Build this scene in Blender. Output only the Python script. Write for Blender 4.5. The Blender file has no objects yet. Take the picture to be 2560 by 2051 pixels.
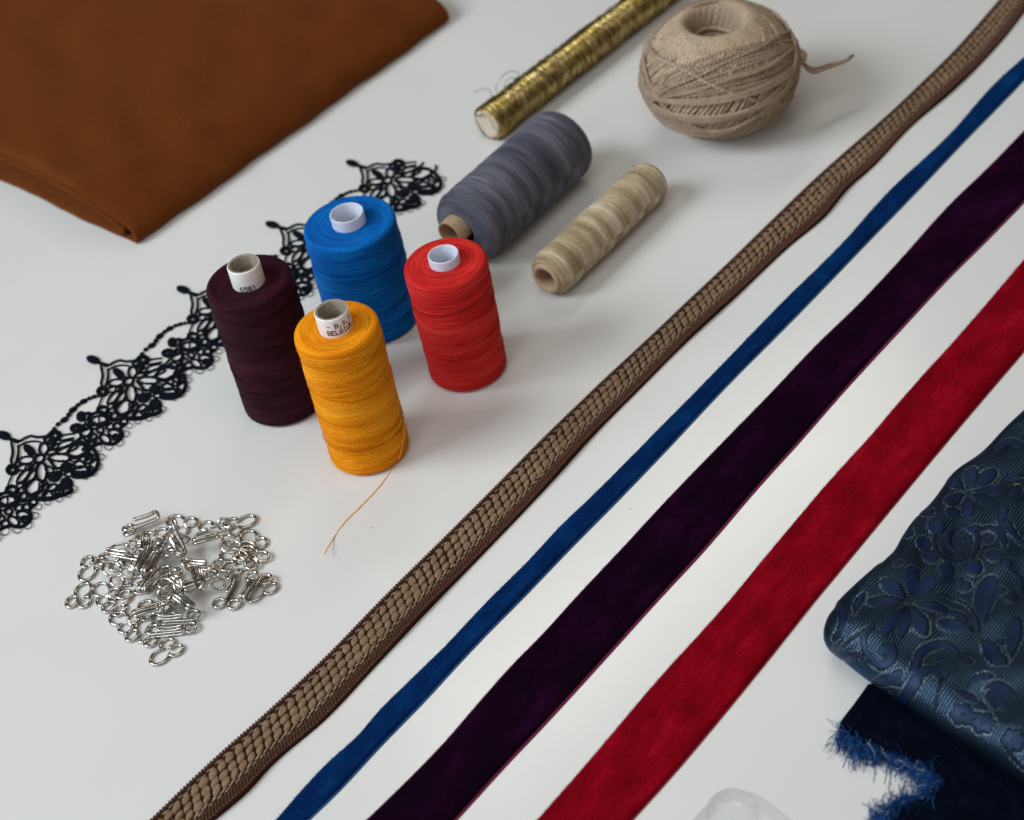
import bpy, math, random
import numpy as np
from mathutils import Matrix, Vector
random.seed(7); rng = np.random.default_rng(7)
SC = bpy.context.scene
COL = SC.collection
PI = math.pi
R_ = math.radians

# ------------------------------------------------------------------ camera
# all lengths below are centimetres on the table (x right, y away, z up); U turns them into metres
U = 0.01
F_PX, PITCH, ROLL, CAM_H = 4682.0, R_(41.17), R_(11.7), 60.0
CX, CY = 1280.0, 1025.5
fw = np.array([0, math.cos(PITCH), -math.sin(PITCH)])
_r = np.array([1.0, 0, 0]); _d = np.array([0, -math.sin(PITCH), -math.cos(PITCH)])
camX = math.cos(ROLL) * _r + math.sin(ROLL) * _d
camY = -math.sin(ROLL) * _r + math.cos(ROLL) * _d
CAMP = np.array([0, 0, CAM_H])
cd = bpy.data.cameras.new('camera'); cam = bpy.data.objects.new('camera', cd); COL.objects.link(cam)
cd.sensor_width = 36.0; cd.sensor_fit = 'HORIZONTAL'; cd.lens = F_PX / 2560.0 * 36.0
cd.clip_start = 0.02; cd.clip_end = 60.0
M = Matrix.Identity(4)
for i in range(3):
    M[i][0] = camX[i]; M[i][1] = -camY[i]; M[i][2] = -fw[i]; M[i][3] = CAMP[i] * U
cam.matrix_world = M
cd.dof.use_dof = True; cd.dof.focus_distance = 0.84; cd.dof.aperture_fstop = 10.5
SC.camera = cam

def at(px, py, z=0.0):
    """point of the photograph -> where that sight line meets height z above the table"""
    d = fw + camX * (px - CX) / F_PX + camY * (py - CY) / F_PX
    return CAMP + d * ((z - CAM_H) / d[2])
def proj(P):
    q = np.asarray(P) - CAMP; d = q @ fw
    return np.stack([CX + F_PX * (q @ camX) / d, CY + F_PX * (q @ camY) / d], -1)
def ppc(p):
    return F_PX / float((np.asarray(p) - CAMP) @ fw)

# ------------------------------------------------------------------ light
w = bpy.data.worlds.new('World'); SC.world = w; w.use_nodes = True
nt = w.node_tree; bg = nt.nodes['Background']
tc = nt.nodes.new('ShaderNodeTexCoord'); sx = nt.nodes.new('ShaderNodeSeparateXYZ')
rp = nt.nodes.new('ShaderNodeValToRGB'); mr = nt.nodes.new('ShaderNodeMapRange')
mr.inputs['From Min'].default_value = -1; mr.inputs['From Max'].default_value = 1
nt.links.new(tc.outputs['Generated'], sx.inputs[0]); nt.links.new(sx.outputs['X'], mr.inputs['Value'])
nt.links.new(mr.outputs[0], rp.inputs[0]); nt.links.new(rp.outputs[0], bg.inputs['Color'])
rp.color_ramp.elements[0].position = 0.1; rp.color_ramp.elements[0].color = (0.60, 0.66, 0.74, 1)
rp.color_ramp.elements[1].position = 0.95; rp.color_ramp.elements[1].color = (0.52, 0.39, 0.27, 1)
e = rp.color_ramp.elements.new(0.55); e.color = (0.50, 0.465, 0.41, 1)
# the room: brighter behind and beside the camera, dim at the far side of the table
my = nt.nodes.new('ShaderNodeMapRange'); my.inputs['From Min'].default_value = -0.8; my.inputs['From Max'].default_value = 0.75
my.inputs['To Min'].default_value = 0.64; my.inputs['To Max'].default_value = 0.15
nt.links.new(sx.outputs['Y'], my.inputs['Value']); nt.links.new(my.outputs[0], bg.inputs['Strength'])

def area(name, loc, target, sx_, sy_, power, color, spec=1.0):
    l = bpy.data.lights.new(name, 'AREA'); l.shape = 'RECTANGLE'; l.size = sx_ * U; l.size_y = sy_ * U
    l.energy = power; l.color = color; l.specular_factor = spec
    o = bpy.data.objects.new(name, l); COL.objects.link(o)
    o.location = Vector(loc) * U
    o.rotation_euler = (Vector(target) - Vector(loc)).to_track_quat('-Z', 'Y').to_euler()
    return o
area('window_light', (-215, 42, 180), (5, 78, 0), 130, 120, 69.0, (0.90, 0.965, 1.0))
area('overhead_fill', (0, 44, 100), (0, 58, 0), 56, 56, 2.3, (1.0, 0.965, 0.90))  # added soft fill, no real fixture: brightens the middle of the table, lifts shadows
area('front_window_light', (-125, -115, 145), (5, 70, 0), 90, 90, 12.0, (0.88, 0.95, 1.0))
# a narrow gap of bright daylight far behind the table: its soft reflection lies along the ribbons
def mirror_pt(px, py, dist):
    p = at(px, py, 0); v = p - CAMP; v = v / np.linalg.norm(v); v[2] = -v[2]
    return p + v * dist
ga, gb = mirror_pt(1060, 1930, 170), mirror_pt(2260, 920, 170)
gl = bpy.data.lights.new('curtain_gap_light', 'AREA'); gl.shape = 'RECTANGLE'
gl.size = float(np.linalg.norm(gb - ga)) * U; gl.size_y = 9 * U; gl.energy = 3.0; gl.color = (1.0, 0.93, 0.80)
go = bpy.data.objects.new('curtain_gap_light', gl); COL.objects.link(go)
mid = (ga + gb) / 2; xax = (gb - ga) / np.linalg.norm(gb - ga)
zax = mid - np.array([5, 72, 0.0]); zax -= xax * (zax @ xax); zax /= np.linalg.norm(zax); yax = np.cross(zax, xax)
go.matrix_world = Matrix(((xax[0], yax[0], zax[0], mid[0] * U), (xax[1], yax[1], zax[1], mid[1] * U), (xax[2], yax[2], zax[2], mid[2] * U), (0, 0, 0, 1)))

vs = SC.view_settings; vs.view_transform = 'Standard'; vs.look = 'None'; vs.exposure = -0.12; vs.gamma = 1.0
vs.use_curve_mapping = False

# ------------------------------------------------------------------ materials
class NT:
    def __init__(s, name):
        s.m = bpy.data.materials.new(name); s.m.use_nodes = True; s.t = s.m.node_tree
        s.b = s.t.nodes['Principled BSDF']; s.out = s.t.nodes['Material Output']
    def n(s, typ, **kw):
        o = s.t.nodes.new(typ)
        for k, v in kw.items():
            if k.startswith('_'): setattr(o, k[1:], v)
            else: s.set(o, k.replace('__', ' '), v)
        return o
    def set(s, o, key, v):
        inp = o.inputs[int(key[1:])] if key[0] == 'i' and key[1:].isdigit() else o.inputs[key]
        if isinstance(v, bpy.types.NodeSocket): s.t.links.new(v, inp)
        else: inp.default_value = v
    def p(s, **kw):
        for k, v in kw.items(): s.set(s.b, k.replace('__', ' '), v)
    def coord(s, scale, kind='UV'):
        c = s.n('ShaderNodeTexCoord'); mp = s.n('ShaderNodeMapping', Vector=c.outputs[kind]); mp.inputs['Scale'].default_value = scale
        return mp.outputs[0]
    def noise(s, vec, scale=1.0, detail=2.0, rough=0.5):
        return s.n('ShaderNodeTexNoise', Vector=vec, Scale=scale, Detail=detail, Roughness=rough).outputs['Fac']
    def ramp(s, fac, stops):
        r = s.n('ShaderNodeValToRGB', Fac=fac); el = r.color_ramp.elements
        el[0].position, el[0].color = stops[0][0], c4(stops[0][1]); el[1].position, el[1].color = stops[-1][0], c4(stops[-1][1])
        for q, c in stops[1:-1]:
            k = el.new(q); k.color = c4(c)
        return r.outputs[0]
    def mix(s, fac, a, b, mode='MIX'):
        m = s.n('ShaderNodeMix', _data_type='RGBA', _blend_type=mode)
        for i, v in ((0, fac), (6, a), (7, b)):
            if isinstance(v, bpy.types.NodeSocket): s.t.links.new(v, m.inputs[i])
            else: m.inputs[i].default_value = v if i == 0 else c4(v)
        return m.outputs[2]
    def math(s, op, a, b=0.0):
        m = s.n('ShaderNodeMath', _operation=op)
        for i, v in ((0, a), (1, b)):
            if isinstance(v, bpy.types.NodeSocket): s.t.links.new(v, m.inputs[i])
            else: m.inputs[i].default_value = v
        return m.outputs[0]
    def bump(s, h, dist, strength=1.0):
        s.p(Normal=s.n('ShaderNodeBump', Height=h, Distance=dist * U, Strength=strength).outputs[0])
def c4(c):
    if isinstance(c, (int, float)): return (c, c, c, 1)
    return tuple(c) + (1,) if len(c) == 3 else tuple(c)
def sc_(c, k): return tuple(min(1, x * k) for x in c[:3])

def plain(name, color, rough=0.5, metallic=0.0, var=0.12, vscale=(6, 6, 6), bump=0.0, kind='Object', **kw):
    m = NT(name); v = m.coord(tuple(x * 100 for x in vscale) if kind == 'Object' else vscale, kind)
    n = m.noise(v, 1.0, 3)
    m.p(Base__Color=m.ramp(n, [(0.25, sc_(color, 1 - var)), (0.75, sc_(color, 1 + var))]), Roughness=rough, Metallic=metallic)
    if bump: m.bump(n, bump)
    m.p(**kw)
    return m.m

def thread_mat(name, color, dark, light, gloss=0.6, patch=0.3, tint=0.12):
    m = NT(name)
    fine = m.noise(m.coord((0.45, 8.5, 1)), 1.0, 5, 0.72)
    band = m.noise(m.coord((0.14, 1.1, 1)), 1.0, 2, 0.5)
    ply = m.noise(m.coord((7, 16, 1)), 1.0, 3, 0.7)
    f = m.math('ADD', m.math('MULTIPLY', fine, 0.72 - patch), m.math('ADD', m.math('MULTIPLY', band, patch), m.math('MULTIPLY', ply, 0.28)))
    c = m.ramp(f, [(0.39, dark), (0.5, color), (0.61, light)])
    m.p(Base__Color=c, Roughness=gloss, Specular__IOR__Level=0.05, Sheen__Weight=tint, Sheen__Roughness=0.4, Sheen__Tint=c4(light))
    m.bump(m.math('ADD', fine, m.math('MULTIPLY', ply, 0.5)), 0.075, 1.0)
    return m.m

def velvet_mat(name, color, light, sheen, sheen_tint, vs=1.0, amp=0.25):
    m = NT(name)
    big = m.noise(m.coord((0.45 * vs, 1.0 * vs, 1)), 1.0, 6, 0.68)
    fine = m.noise(m.coord((7, 9, 1)), 1.0, 5, 0.75)
    n = m.math('ADD', m.math('MULTIPLY', big, 0.62), m.math('MULTIPLY', fine, 0.38))
    m.p(Base__Color=m.ramp(n, [(0.37, sc_(color, 1 - amp)), (0.5, color), (0.63, light)]), Roughness=0.85, Specular__IOR__Level=0.03,
        Sheen__Weight=sheen, Sheen__Roughness=0.17, Sheen__Tint=c4(sheen_tint))
    m.bump(m.math('ADD', m.math('MULTIPLY', fine, 1.6), m.math('MULTIPLY', big, 5.0)), 0.035, 1.0)
    return m.m

# ------------------------------------------------------------------ mesh helpers
class MB:
    def __init__(s): s.V = []; s.Fc = []; s.UV = []; s.MI = []; s.n = 0
    def add(s, V, Fs, UV=None, mi=0):
        V = np.asarray(V, float).reshape(-1, 3)
        s.V.append(V); s.UV.append(np.zeros((len(V), 2)) if UV is None else np.asarray(UV, float).reshape(-1, 2))
        Fs = np.asarray(Fs); s.Fc.append(Fs + s.n); s.MI.append(np.full(len(Fs), mi)); s.n += len(V)
    def grid(s, P, UV=None, mi=0, flip=False):
        n, m = P.shape[:2]
        i = np.arange(n - 1)[:, None] * m + np.arange(m - 1)[None]
        f = np.stack([i, i + 1, i + m + 1, i + m], -1).reshape(-1, 4)
        if flip: f = f[:, ::-1]
        s.add(P, f, UV, mi)
    def lathe(s, prof, n=96, c=(0, 0, 0), radial=None, seam=PI / 2):
        prof = np.asarray(prof, float)
        th = np.linspace(0, 2 * PI, n + 1) + seam
        r = np.repeat(prof[:, :1], n + 1, 1); z = np.repeat(prof[:, 1:2], n + 1, 1)
        L = np.concatenate([[0], np.cumsum(np.hypot(*np.diff(prof, axis=0).T))])
        if radial is not None: r = r + radial(r, z, th[None] + 0 * r)
        P = np.stack([c[0] + r * np.cos(th), c[1] + r * np.sin(th), c[2] + z], -1)
        UV = np.stack([np.repeat((th - seam)[None] * prof[:, 0].max(), len(prof), 0), np.repeat(L[:, None], n + 1, 1)], -1)
        s.grid(P, UV)
    def tube(s, path, r, sides=6, closed=False, mi=0, cap=True):
        P = np.asarray(path, float); N = len(P)
        T = np.gradient(P, axis=0) if not closed else (np.roll(P, -1, 0) - np.roll(P, 1, 0))
        T /= np.linalg.norm(T, axis=1)[:, None] + 1e-12
        nv = np.cross(T[0], (0, 0, 1.0))
        if np.linalg.norm(nv) < 0.1: nv = np.cross(T[0], (1.0, 0, 0))
        nv /= np.linalg.norm(nv); NN = np.empty_like(P)
        for i in range(N):
            nv = nv - T[i] * (nv @ T[i]); nv = nv / (np.linalg.norm(nv) + 1e-12); NN[i] = nv
        B = np.cross(T, NN); a = np.arange(sides) * 2 * PI / sides
        rr = np.broadcast_to(np.asarray(r, float), (N,))[:, None, None]
        Q = P[:, None] + rr * (np.cos(a)[None, :, None] * NN[:, None] + np.sin(a)[None, :, None] * B[:, None])
        L = np.concatenate([[0], np.cumsum(np.linalg.norm(np.diff(P, axis=0), axis=1))])
        UV = np.stack([np.repeat(L[:, None], sides, 1), np.repeat(a[None], N, 0) / (2 * PI)], -1)
        ni = N if closed else N - 1
        i = np.arange(ni)[:, None]; j = np.arange(sides)[None]
        i2 = (i + 1) % N; j2 = (j + 1) % sides
        f = np.stack([i * sides + j, i * sides + j2, i2 * sides + j2, i2 * sides + j], -1).reshape(-1, 4)
        V = Q.reshape(-1, 3); UV = UV.reshape(-1, 2)
        if cap and not closed:
            base = len(V); V = np.vstack([V, P[0], P[-1]]); UV = np.vstack([UV, UV[:1], UV[-1:]])
            jj = np.arange(sides); j2 = (jj + 1) % sides; l = (N - 1) * sides
            c = np.concatenate([np.stack([jj * 0 + base, j2, jj, jj * 0 + base], -1)[:, :4], np.stack([jj * 0 + base + 1, l + jj, l + j2, jj * 0 + base + 1], -1)])
            s.add(V, f, UV, mi)
            k = s.n - len(V)
            s.Fc.append(c[:, :3] + k); s.MI.append(np.full(len(c), mi))
        else: s.add(V, f, UV, mi)
    def ball(s, c, ax, n=10, m=7, mi=0, sq=1.0):
        """ellipsoid: ax = 3 axis vectors (rows)"""
        ax = np.asarray(ax, float)
        th = np.linspace(0, 2 * PI, n + 1); ph = np.linspace(0.001, PI - 0.001, m)
        D = np.stack([np.outer(np.sin(ph), np.cos(th)), np.outer(np.sin(ph), np.sin(th)), np.outer(np.cos(ph), np.ones(n + 1))], -1)
        P = np.asarray(c) + (np.sign(D) * np.abs(D) ** sq) @ ax
        s.grid(P, D[..., :2] * 3 + np.random.default_rng(s.n).uniform(0, 90, 2), mi, flip=True)
    def build(s, name, mat, parent=None, origin=(0, 0, 0), smooth=True, attrs=None):
        me = bpy.data.meshes.new(name)
        V = (np.vstack(s.V) - np.asarray(origin)) * U; UV = np.vstack(s.UV)
        idx = np.concatenate([f.reshape(-1) for f in s.Fc]); cnt = np.concatenate([np.full(len(f), f.shape[1]) for f in s.Fc])
        me.vertices.add(len(V)); me.vertices.foreach_set('co', V.reshape(-1))
        me.loops.add(len(idx)); me.loops.foreach_set('vertex_index', idx.astype(np.int32))
        me.polygons.add(len(cnt)); me.polygons.foreach_set('loop_start', np.concatenate([[0], np.cumsum(cnt)[:-1]]).astype(np.int32))
        me.polygons.foreach_set('material_index', np.concatenate(s.MI).astype(np.int32))
        me.update(calc_edges=True)
        uvl = me.uv_layers.new(name='UVMap'); uvl.data.foreach_set('uv', UV[idx].reshape(-1))
        for k, a in (attrs or {}).items():
            at_ = me.attributes.new(k, 'FLOAT', 'POINT'); at_.data.foreach_set('value', np.asarray(a, np.float32))
        me.polygons.foreach_set('use_smooth', np.full(len(cnt), smooth))
        for m in (mat if isinstance(mat, (list, tuple)) else [mat]): me.materials.append(m)
        me.validate()
        o = bpy.data.objects.new(name, me); COL.objects.link(o)
        if parent is not None: o.parent = parent
        return o

def thing(name, label, cat, loc, group=None):
    o = bpy.data.objects.new(name, None); COL.objects.link(o); o.location = Vector([float(x) for x in loc]) * U
    o.empty_display_size = 0.01
    o['label'] = label; o['category'] = cat
    if group: o['group'] = group
    return o
def tag(o, label, cat, group=None):
    o['label'] = label; o['category'] = cat
    if group: o['group'] = group
    return o
def spline(P, n, closed=False):
    P = np.asarray(P, float); N = len(P)
    if N == 2: return P[0] + (P[1] - P[0]) * np.linspace(0, 1, n)[:, None]
    seg = N if closed else N - 1
    t = np.linspace(0, seg, n, endpoint=not closed); i = np.minimum(t.astype(int), seg - 1); f = (t - i)[:, None]
    g = lambda k: P[k % N] if closed else P[np.clip(k, 0, N - 1)]
    p0, p1, p2, p3 = g(i - 1), g(i), g(i + 1), g(i + 2)
    return 0.5 * (2 * p1 + (p2 - p0) * f + (2 * p0 - 5 * p1 + 4 * p2 - p3) * f**2 + (3 * p1 - p0 - 3 * p2 + p3) * f**3)
def sstep(x, a, b):
    t = np.clip((x - a) / (b - a), 0, 1); return t * t * (3 - 2 * t)

# ------------------------------------------------------------------ the table
m = NT('white_table_laminate')
n1 = m.noise(m.coord((260, 260, 260), 'Object'), 1, 3, 0.6); n2 = m.noise(m.coord((9, 9, 9), 'Object'), 1, 2)
m.p(Base__Color=m.ramp(n2, [(0.3, (0.635, 0.64, 0.635)), (0.7, (0.665, 0.67, 0.665))]), Roughness=m.math('ADD', 0.16, m.math('MULTIPLY', n1, 0.10)), Specular__IOR__Level=0.5)
m.bump(n1, 0.006, 0.35)
b = MB()
x0, x1, y0, y1, zt = -110, 110, 8, 190, -2.6
b.add([(x0, y0, 0), (x1, y0, 0), (x1, y1, 0), (x0, y1, 0), (x0, y0, zt), (x1, y0, zt), (x1, y1, zt), (x0, y1, zt)],
      [(0, 1, 2, 3), (7, 6, 5, 4), (0, 4, 5, 1), (1, 5, 6, 2), (2, 6, 7, 3), (3, 7, 4, 0)])
o = b.build('table', m.m, smooth=False); o['kind'] = 'structure'

# ------------------------------------------------------------------ brown folded cloth
m = NT('brown_twill')
tw = m.n('ShaderNodeTexWave', Vector=m.coord((1, 1.5, 1)), Scale=2.2, Distortion=0.6, Detail=1.0, _wave_type='BANDS', _bands_direction='DIAGONAL').outputs['Fac']
fi = m.noise(m.coord((12, 12, 1)), 1, 3); bg_ = m.noise(m.coord((0.35, 0.35, 1)), 1, 3)
m.p(Base__Color=m.mix(0.35, m.ramp(bg_, [(0.3, (0.122, 0.031, 0.006)), (0.7, (0.146, 0.038, 0.0072))]), m.ramp(fi, [(0.3, (0.070, 0.016, 0.0035)), (0.7, (0.155, 0.041, 0.0085))])),
    Roughness=0.9, Specular__IOR__Level=0.04, Sheen__Weight=0.3, Sheen__Roughness=0.35, Sheen__Tint=(0.85, 0.34, 0.12, 1))
m.bump(m.math('ADD', m.math('MULTIPLY', tw, 1.2), m.math('MULTIPLY', fi, 0.9)), 0.05, 1.0)
BROWN = m.m
c0 = at(338, 606, 0.3); c1 = at(1122, 45, 0.3); cl = at(0, 448, 0.2)
ed = (c1 - c0) / np.linalg.norm(c1 - c0); fd = (cl - c0); fd[2] = 0; fd /= np.linalg.norm(fd)
L_e = float(np.linalg.norm(c1 - c0))
cloth = thing('folded_cloth', 'thick brown cotton cloth folded in layers at the back of the table', 'fabric', (c0[0], c0[1], 0))
def fold_layer(prof, name, i0, inset, L, front=0.0, mat=BROWN, th=0.17):
    pr = spline(prof, 150); n = 120
    s = np.linspace(0, 1, n)
    arc = np.concatenate([[0], np.cumsum(np.hypot(*np.diff(pr, axis=0).T))])
    P = np.zeros((n, len(pr), 3)); A = pr[:, 0]; Z = pr[:, 1]
    for k in range(n):
        e_ = s[k] * L + front * (1 - s[k]) + (0.06 * np.sin(A * 0.7 + 1) + 0.02 * np.sin(A * 2.3)) * (1 - s[k])
        lift = sstep(Z, 0.5, 1.5)
        rip = 0.10 * np.sin(0.55 * e_ + 0.45 * A + 0.6 * np.sin(0.3 * A)) * sstep(A, 0.3, 3.5) + 0.07 * np.sin(1.1 * e_ - 0.8 * A + 2 * np.sin(0.2 * e_)) * sstep(A, 0.6, 3) \
            + 0.22 * np.exp(-((A - 4.5 + 0.25 * e_) / 1.1) ** 2) - 0.18 * np.exp(-((e_ - 5.0 - 0.25 * A) / 1.6) ** 2) * sstep(A, 0.8, 3)
        a2 = A + inset + 0.05 * np.sin(e_ * 0.8) + 0.04 * np.sin(e_ * 2.1 + 1)
        P[k] = c0[None] * [1, 1, 0] + ed[None] * e_[:, None] * [1, 1, 0] + fd[None] * a2[:, None]
        ff = max(0.0, 1 - s[k] * L / 0.7); P[k, :, 2] = Z + rip * lift - (0.3 * ff ** 2 * lift if name == 'outer_fold' else 0.0)
    bb = MB(); bb.grid(P, np.stack([np.repeat((s * L)[:, None], len(pr), 1), np.repeat(arc[None], n, 0)], -1))
    ob = bb.build(name, mat, cloth, (c0[0], c0[1], 0))
    md = ob.modifiers.new('thickness', 'SOLIDIFY'); md.thickness = th * U; md.offset = 0
    return ob
fold_layer([(40, 2.7), (22, 2.75), (12, 2.75), (7, 2.55), (3.5, 2.1), (1.6, 1.6), (0.55, 1.15), (0.08, 0.75), (0.0, 0.45), (0.12, 0.2), (0.7, 0.12), (4, 0.11), (12, 0.11), (26, 0.11), (40, 0.11)], 'outer_fold', 0, 0.05, L_e, 0.1, th=0.30)
fold_layer([(40, 2.3), (22, 2.34), (12, 2.3), (7, 2.1), (3.5, 1.66), (2.0, 1.22), (1.15, 0.8), (1.0, 0.62), (1.2, 0.46), (2.2, 0.4), (6, 0.42), (14, 0.45), (40, 0.5)], 'inner_fold', 0, 0.05, L_e - 0.6, -0.02, th=0.2)
fold_layer([(40, 1.8), (22, 1.8), (12, 1.72), (7, 1.5), (4.2, 1.14), (3.1, 0.9), (2.9, 0.78), (3.2, 0.68), (5, 0.68), (14, 0.8), (40, 0.85)], 'inner_fold', 0, 0.05, L_e - 0.8, 0.4, th=0.2)

# ------------------------------------------------------------------ thread spools
def bands(R, h, seed, nb=16, amp=0.022):
    g = np.random.default_rng(seed)
    zs = np.sort(g.uniform(0.2, h, nb)); ti = g.uniform(0.05, 0.34, nb) * g.choice([-1, 1], nb); ph = g.uniform(-1.2, 1.2, nb); hh = g.uniform(-1, 1, nb) * amp; wd = g.uniform(0.3, 1.1, nb)
    def f(r, z, th):
        o = 0 * r; side = sstep(r, R * 0.9, R * 0.97) * (1 - sstep(z, h - 0.42, h - 0.2))
        for k in range(nb):
            s = z - zs[k] - ti[k] * np.cos(th - ph[k])
            o += hh[k] * sstep(s, 0, 0.05) * (1 - sstep(s, wd[k], wd[k] + 0.35))
            o -= 0.028 * np.exp(-(s / 0.032) ** 2)
        return o * side + 0.006 * np.sin(7 * th + 3 * z) * side
    return f
def resample(pts, n):
    p = spline(pts, 400); L = np.concatenate([[0], np.cumsum(np.hypot(*np.diff(p, axis=0).T))]); t = np.linspace(0, L[-1], n)
    return np.stack([np.interp(t, L, p[:, 0]), np.interp(t, L, p[:, 1])], -1)
def lin(pts, n):
    p = np.asarray(pts, float); L = np.concatenate([[0], np.cumsum(np.hypot(*np.diff(p, axis=0).T))]); t = np.linspace(0, L[-1], n)
    return np.stack([np.interp(t, L, p[:, 0]), np.interp(t, L, p[:, 1])], -1)
def wind_profile(R, Rb, h, rc, ztop):
    q = 0.26; a = np.linspace(0, PI / 2, 12)
    sh = [(R - q + q * math.cos(t), h - q + q * math.sin(t)) for t in a]
    bt = [(Rb - q + q * math.sin(t), 0.04 + q - q * math.cos(t)) for t in a]
    return lin([(rc - .02, 0.12), (rc + .3, 0.05)] + bt + [((R + Rb) / 2 + 0.012, h * 0.5)] + sh + [(R * .7 + rc * .3, (h * .6 + ztop * .4) + 0.02), (R * .3 + rc * .7, h * .2 + ztop * .8 + 0.01), (rc - 0.02, ztop)], 320)
def side_r(R, Rb, h, z): return Rb + (R - Rb) * np.clip(z / h, 0, 1)
def strands(b, R, Rb, h, seed, n=14, rad=0.019, lift=0.016):
    g = np.random.default_rng(seed)
    for k in range(n):
        a0 = g.uniform(-PI * 1.15, PI * 0.1); da = g.uniform(1.3, 3.2); z0 = g.uniform(0.7, h - 0.7); dz = g.uniform(-0.75, 0.75)
        t = np.linspace(0, 1, 60); a = a0 + da * t; z = np.clip(z0 + dz * t + 0.1 * np.sin(t * 3), 0.25, h - 0.3)
        r = side_r(R, Rb, h, z) + lift * np.sin(t * PI) ** 0.5
        b.tube(np.stack([r * np.cos(a), r * np.sin(a), z], -1), rad, 5)
def fuzz(b, R, Rb, h, seed, n=260, rad=0.0035):
    g = np.random.default_rng(seed)
    for k in range(n):
        a = g.uniform(0, 2 * PI); z = g.uniform(0.2, h - 0.1); r = side_r(R, Rb, h, z) - 0.01
        l = g.uniform(0.06, 0.24); d = np.array([math.cos(a), math.sin(a), 0]); tdir = np.array([-math.sin(a), math.cos(a), 0])
        p = d * r + [0, 0, z]; e1 = g.uniform(-1, 1); e2 = g.uniform(-0.8, 0.8)
        pts = [p, p + d * l * 0.45 + (tdir * e1 + np.array([0, 0, e2])) * l * 0.3, p + d * l * 0.6 + (tdir * e1 * 1.3 + np.array([0, 0, e2 * 1.6])) * l * 0.7]
        b.tube(spline(pts, 5), rad, 3, cap=False)

GL = {'B': ['11110', '10001', '10001', '11110', '10001', '10001', '11110'], 'S': ['01111', '10000', '10000', '01110', '00001', '00001', '11110'],
      'T': ['11111', '00100', '00100', '00100', '00100', '00100', '00100'], 'E': ['11111', '10000', '10000', '11110', '10000', '10000', '11111'],
      'L': ['10000', '10000', '10000', '10000', '10000', '10000', '11111'], 'G': ['01110', '10001', '10000', '10111', '10001', '10001', '01110'],
      'I': ['01110', '00100', '00100', '00100', '00100', '00100', '01110'], 'U': ['10001', '10001', '10001', '10001', '10001', '10001', '01110'],
      'M': ['10001', '11011', '10101', '10101', '10001', '10001', '10001'], '-': ['00000', '00000', '00000', '01110', '00000', '00000', '00000'],
      '.': ['00000', '00000', '00000', '00000', '00000', '01100', '01100'], '6': ['00110', '01000', '10000', '11110', '10001', '10001', '01110'],
      '5': ['11111', '10000', '11110', '00001', '00001', '10001', '01110'], '0': ['01110', '10001', '10011', '10101', '11001', '10001', '01110'],
      ')': ['01000', '00100', '00010', '00010', '00010', '00100', '01000'], ' ': ['00000'] * 7}
INK = plain('black_print', (0.012, 0.012, 0.02), 0.6, var=0.3)
CARD = plain('grey_cardboard', (0.24, 0.205, 0.155), 0.9, var=0.35, vscale=(9, 9, 9), bump=0.03)
PAPER = plain('white_paper', (0.78, 0.76, 0.78), 0.5, var=0.05, vscale=(5, 5, 5), bump=0.004)
m = NT('milky_plastic')
m.p(Base__Color=m.ramp(m.noise(m.coord((300, 300, 300), 'Object'), 1, 2), [(0.3, (0.52, 0.56, 0.68)), (0.7, (0.58, 0.62, 0.73))]), Roughness=0.33, Subsurface__Weight=0.5, Subsurface__Radius=(1, 1, 1.1), Subsurface__Scale=0.002, Specular__IOR__Level=0.45)
MILKY = m.m

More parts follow.
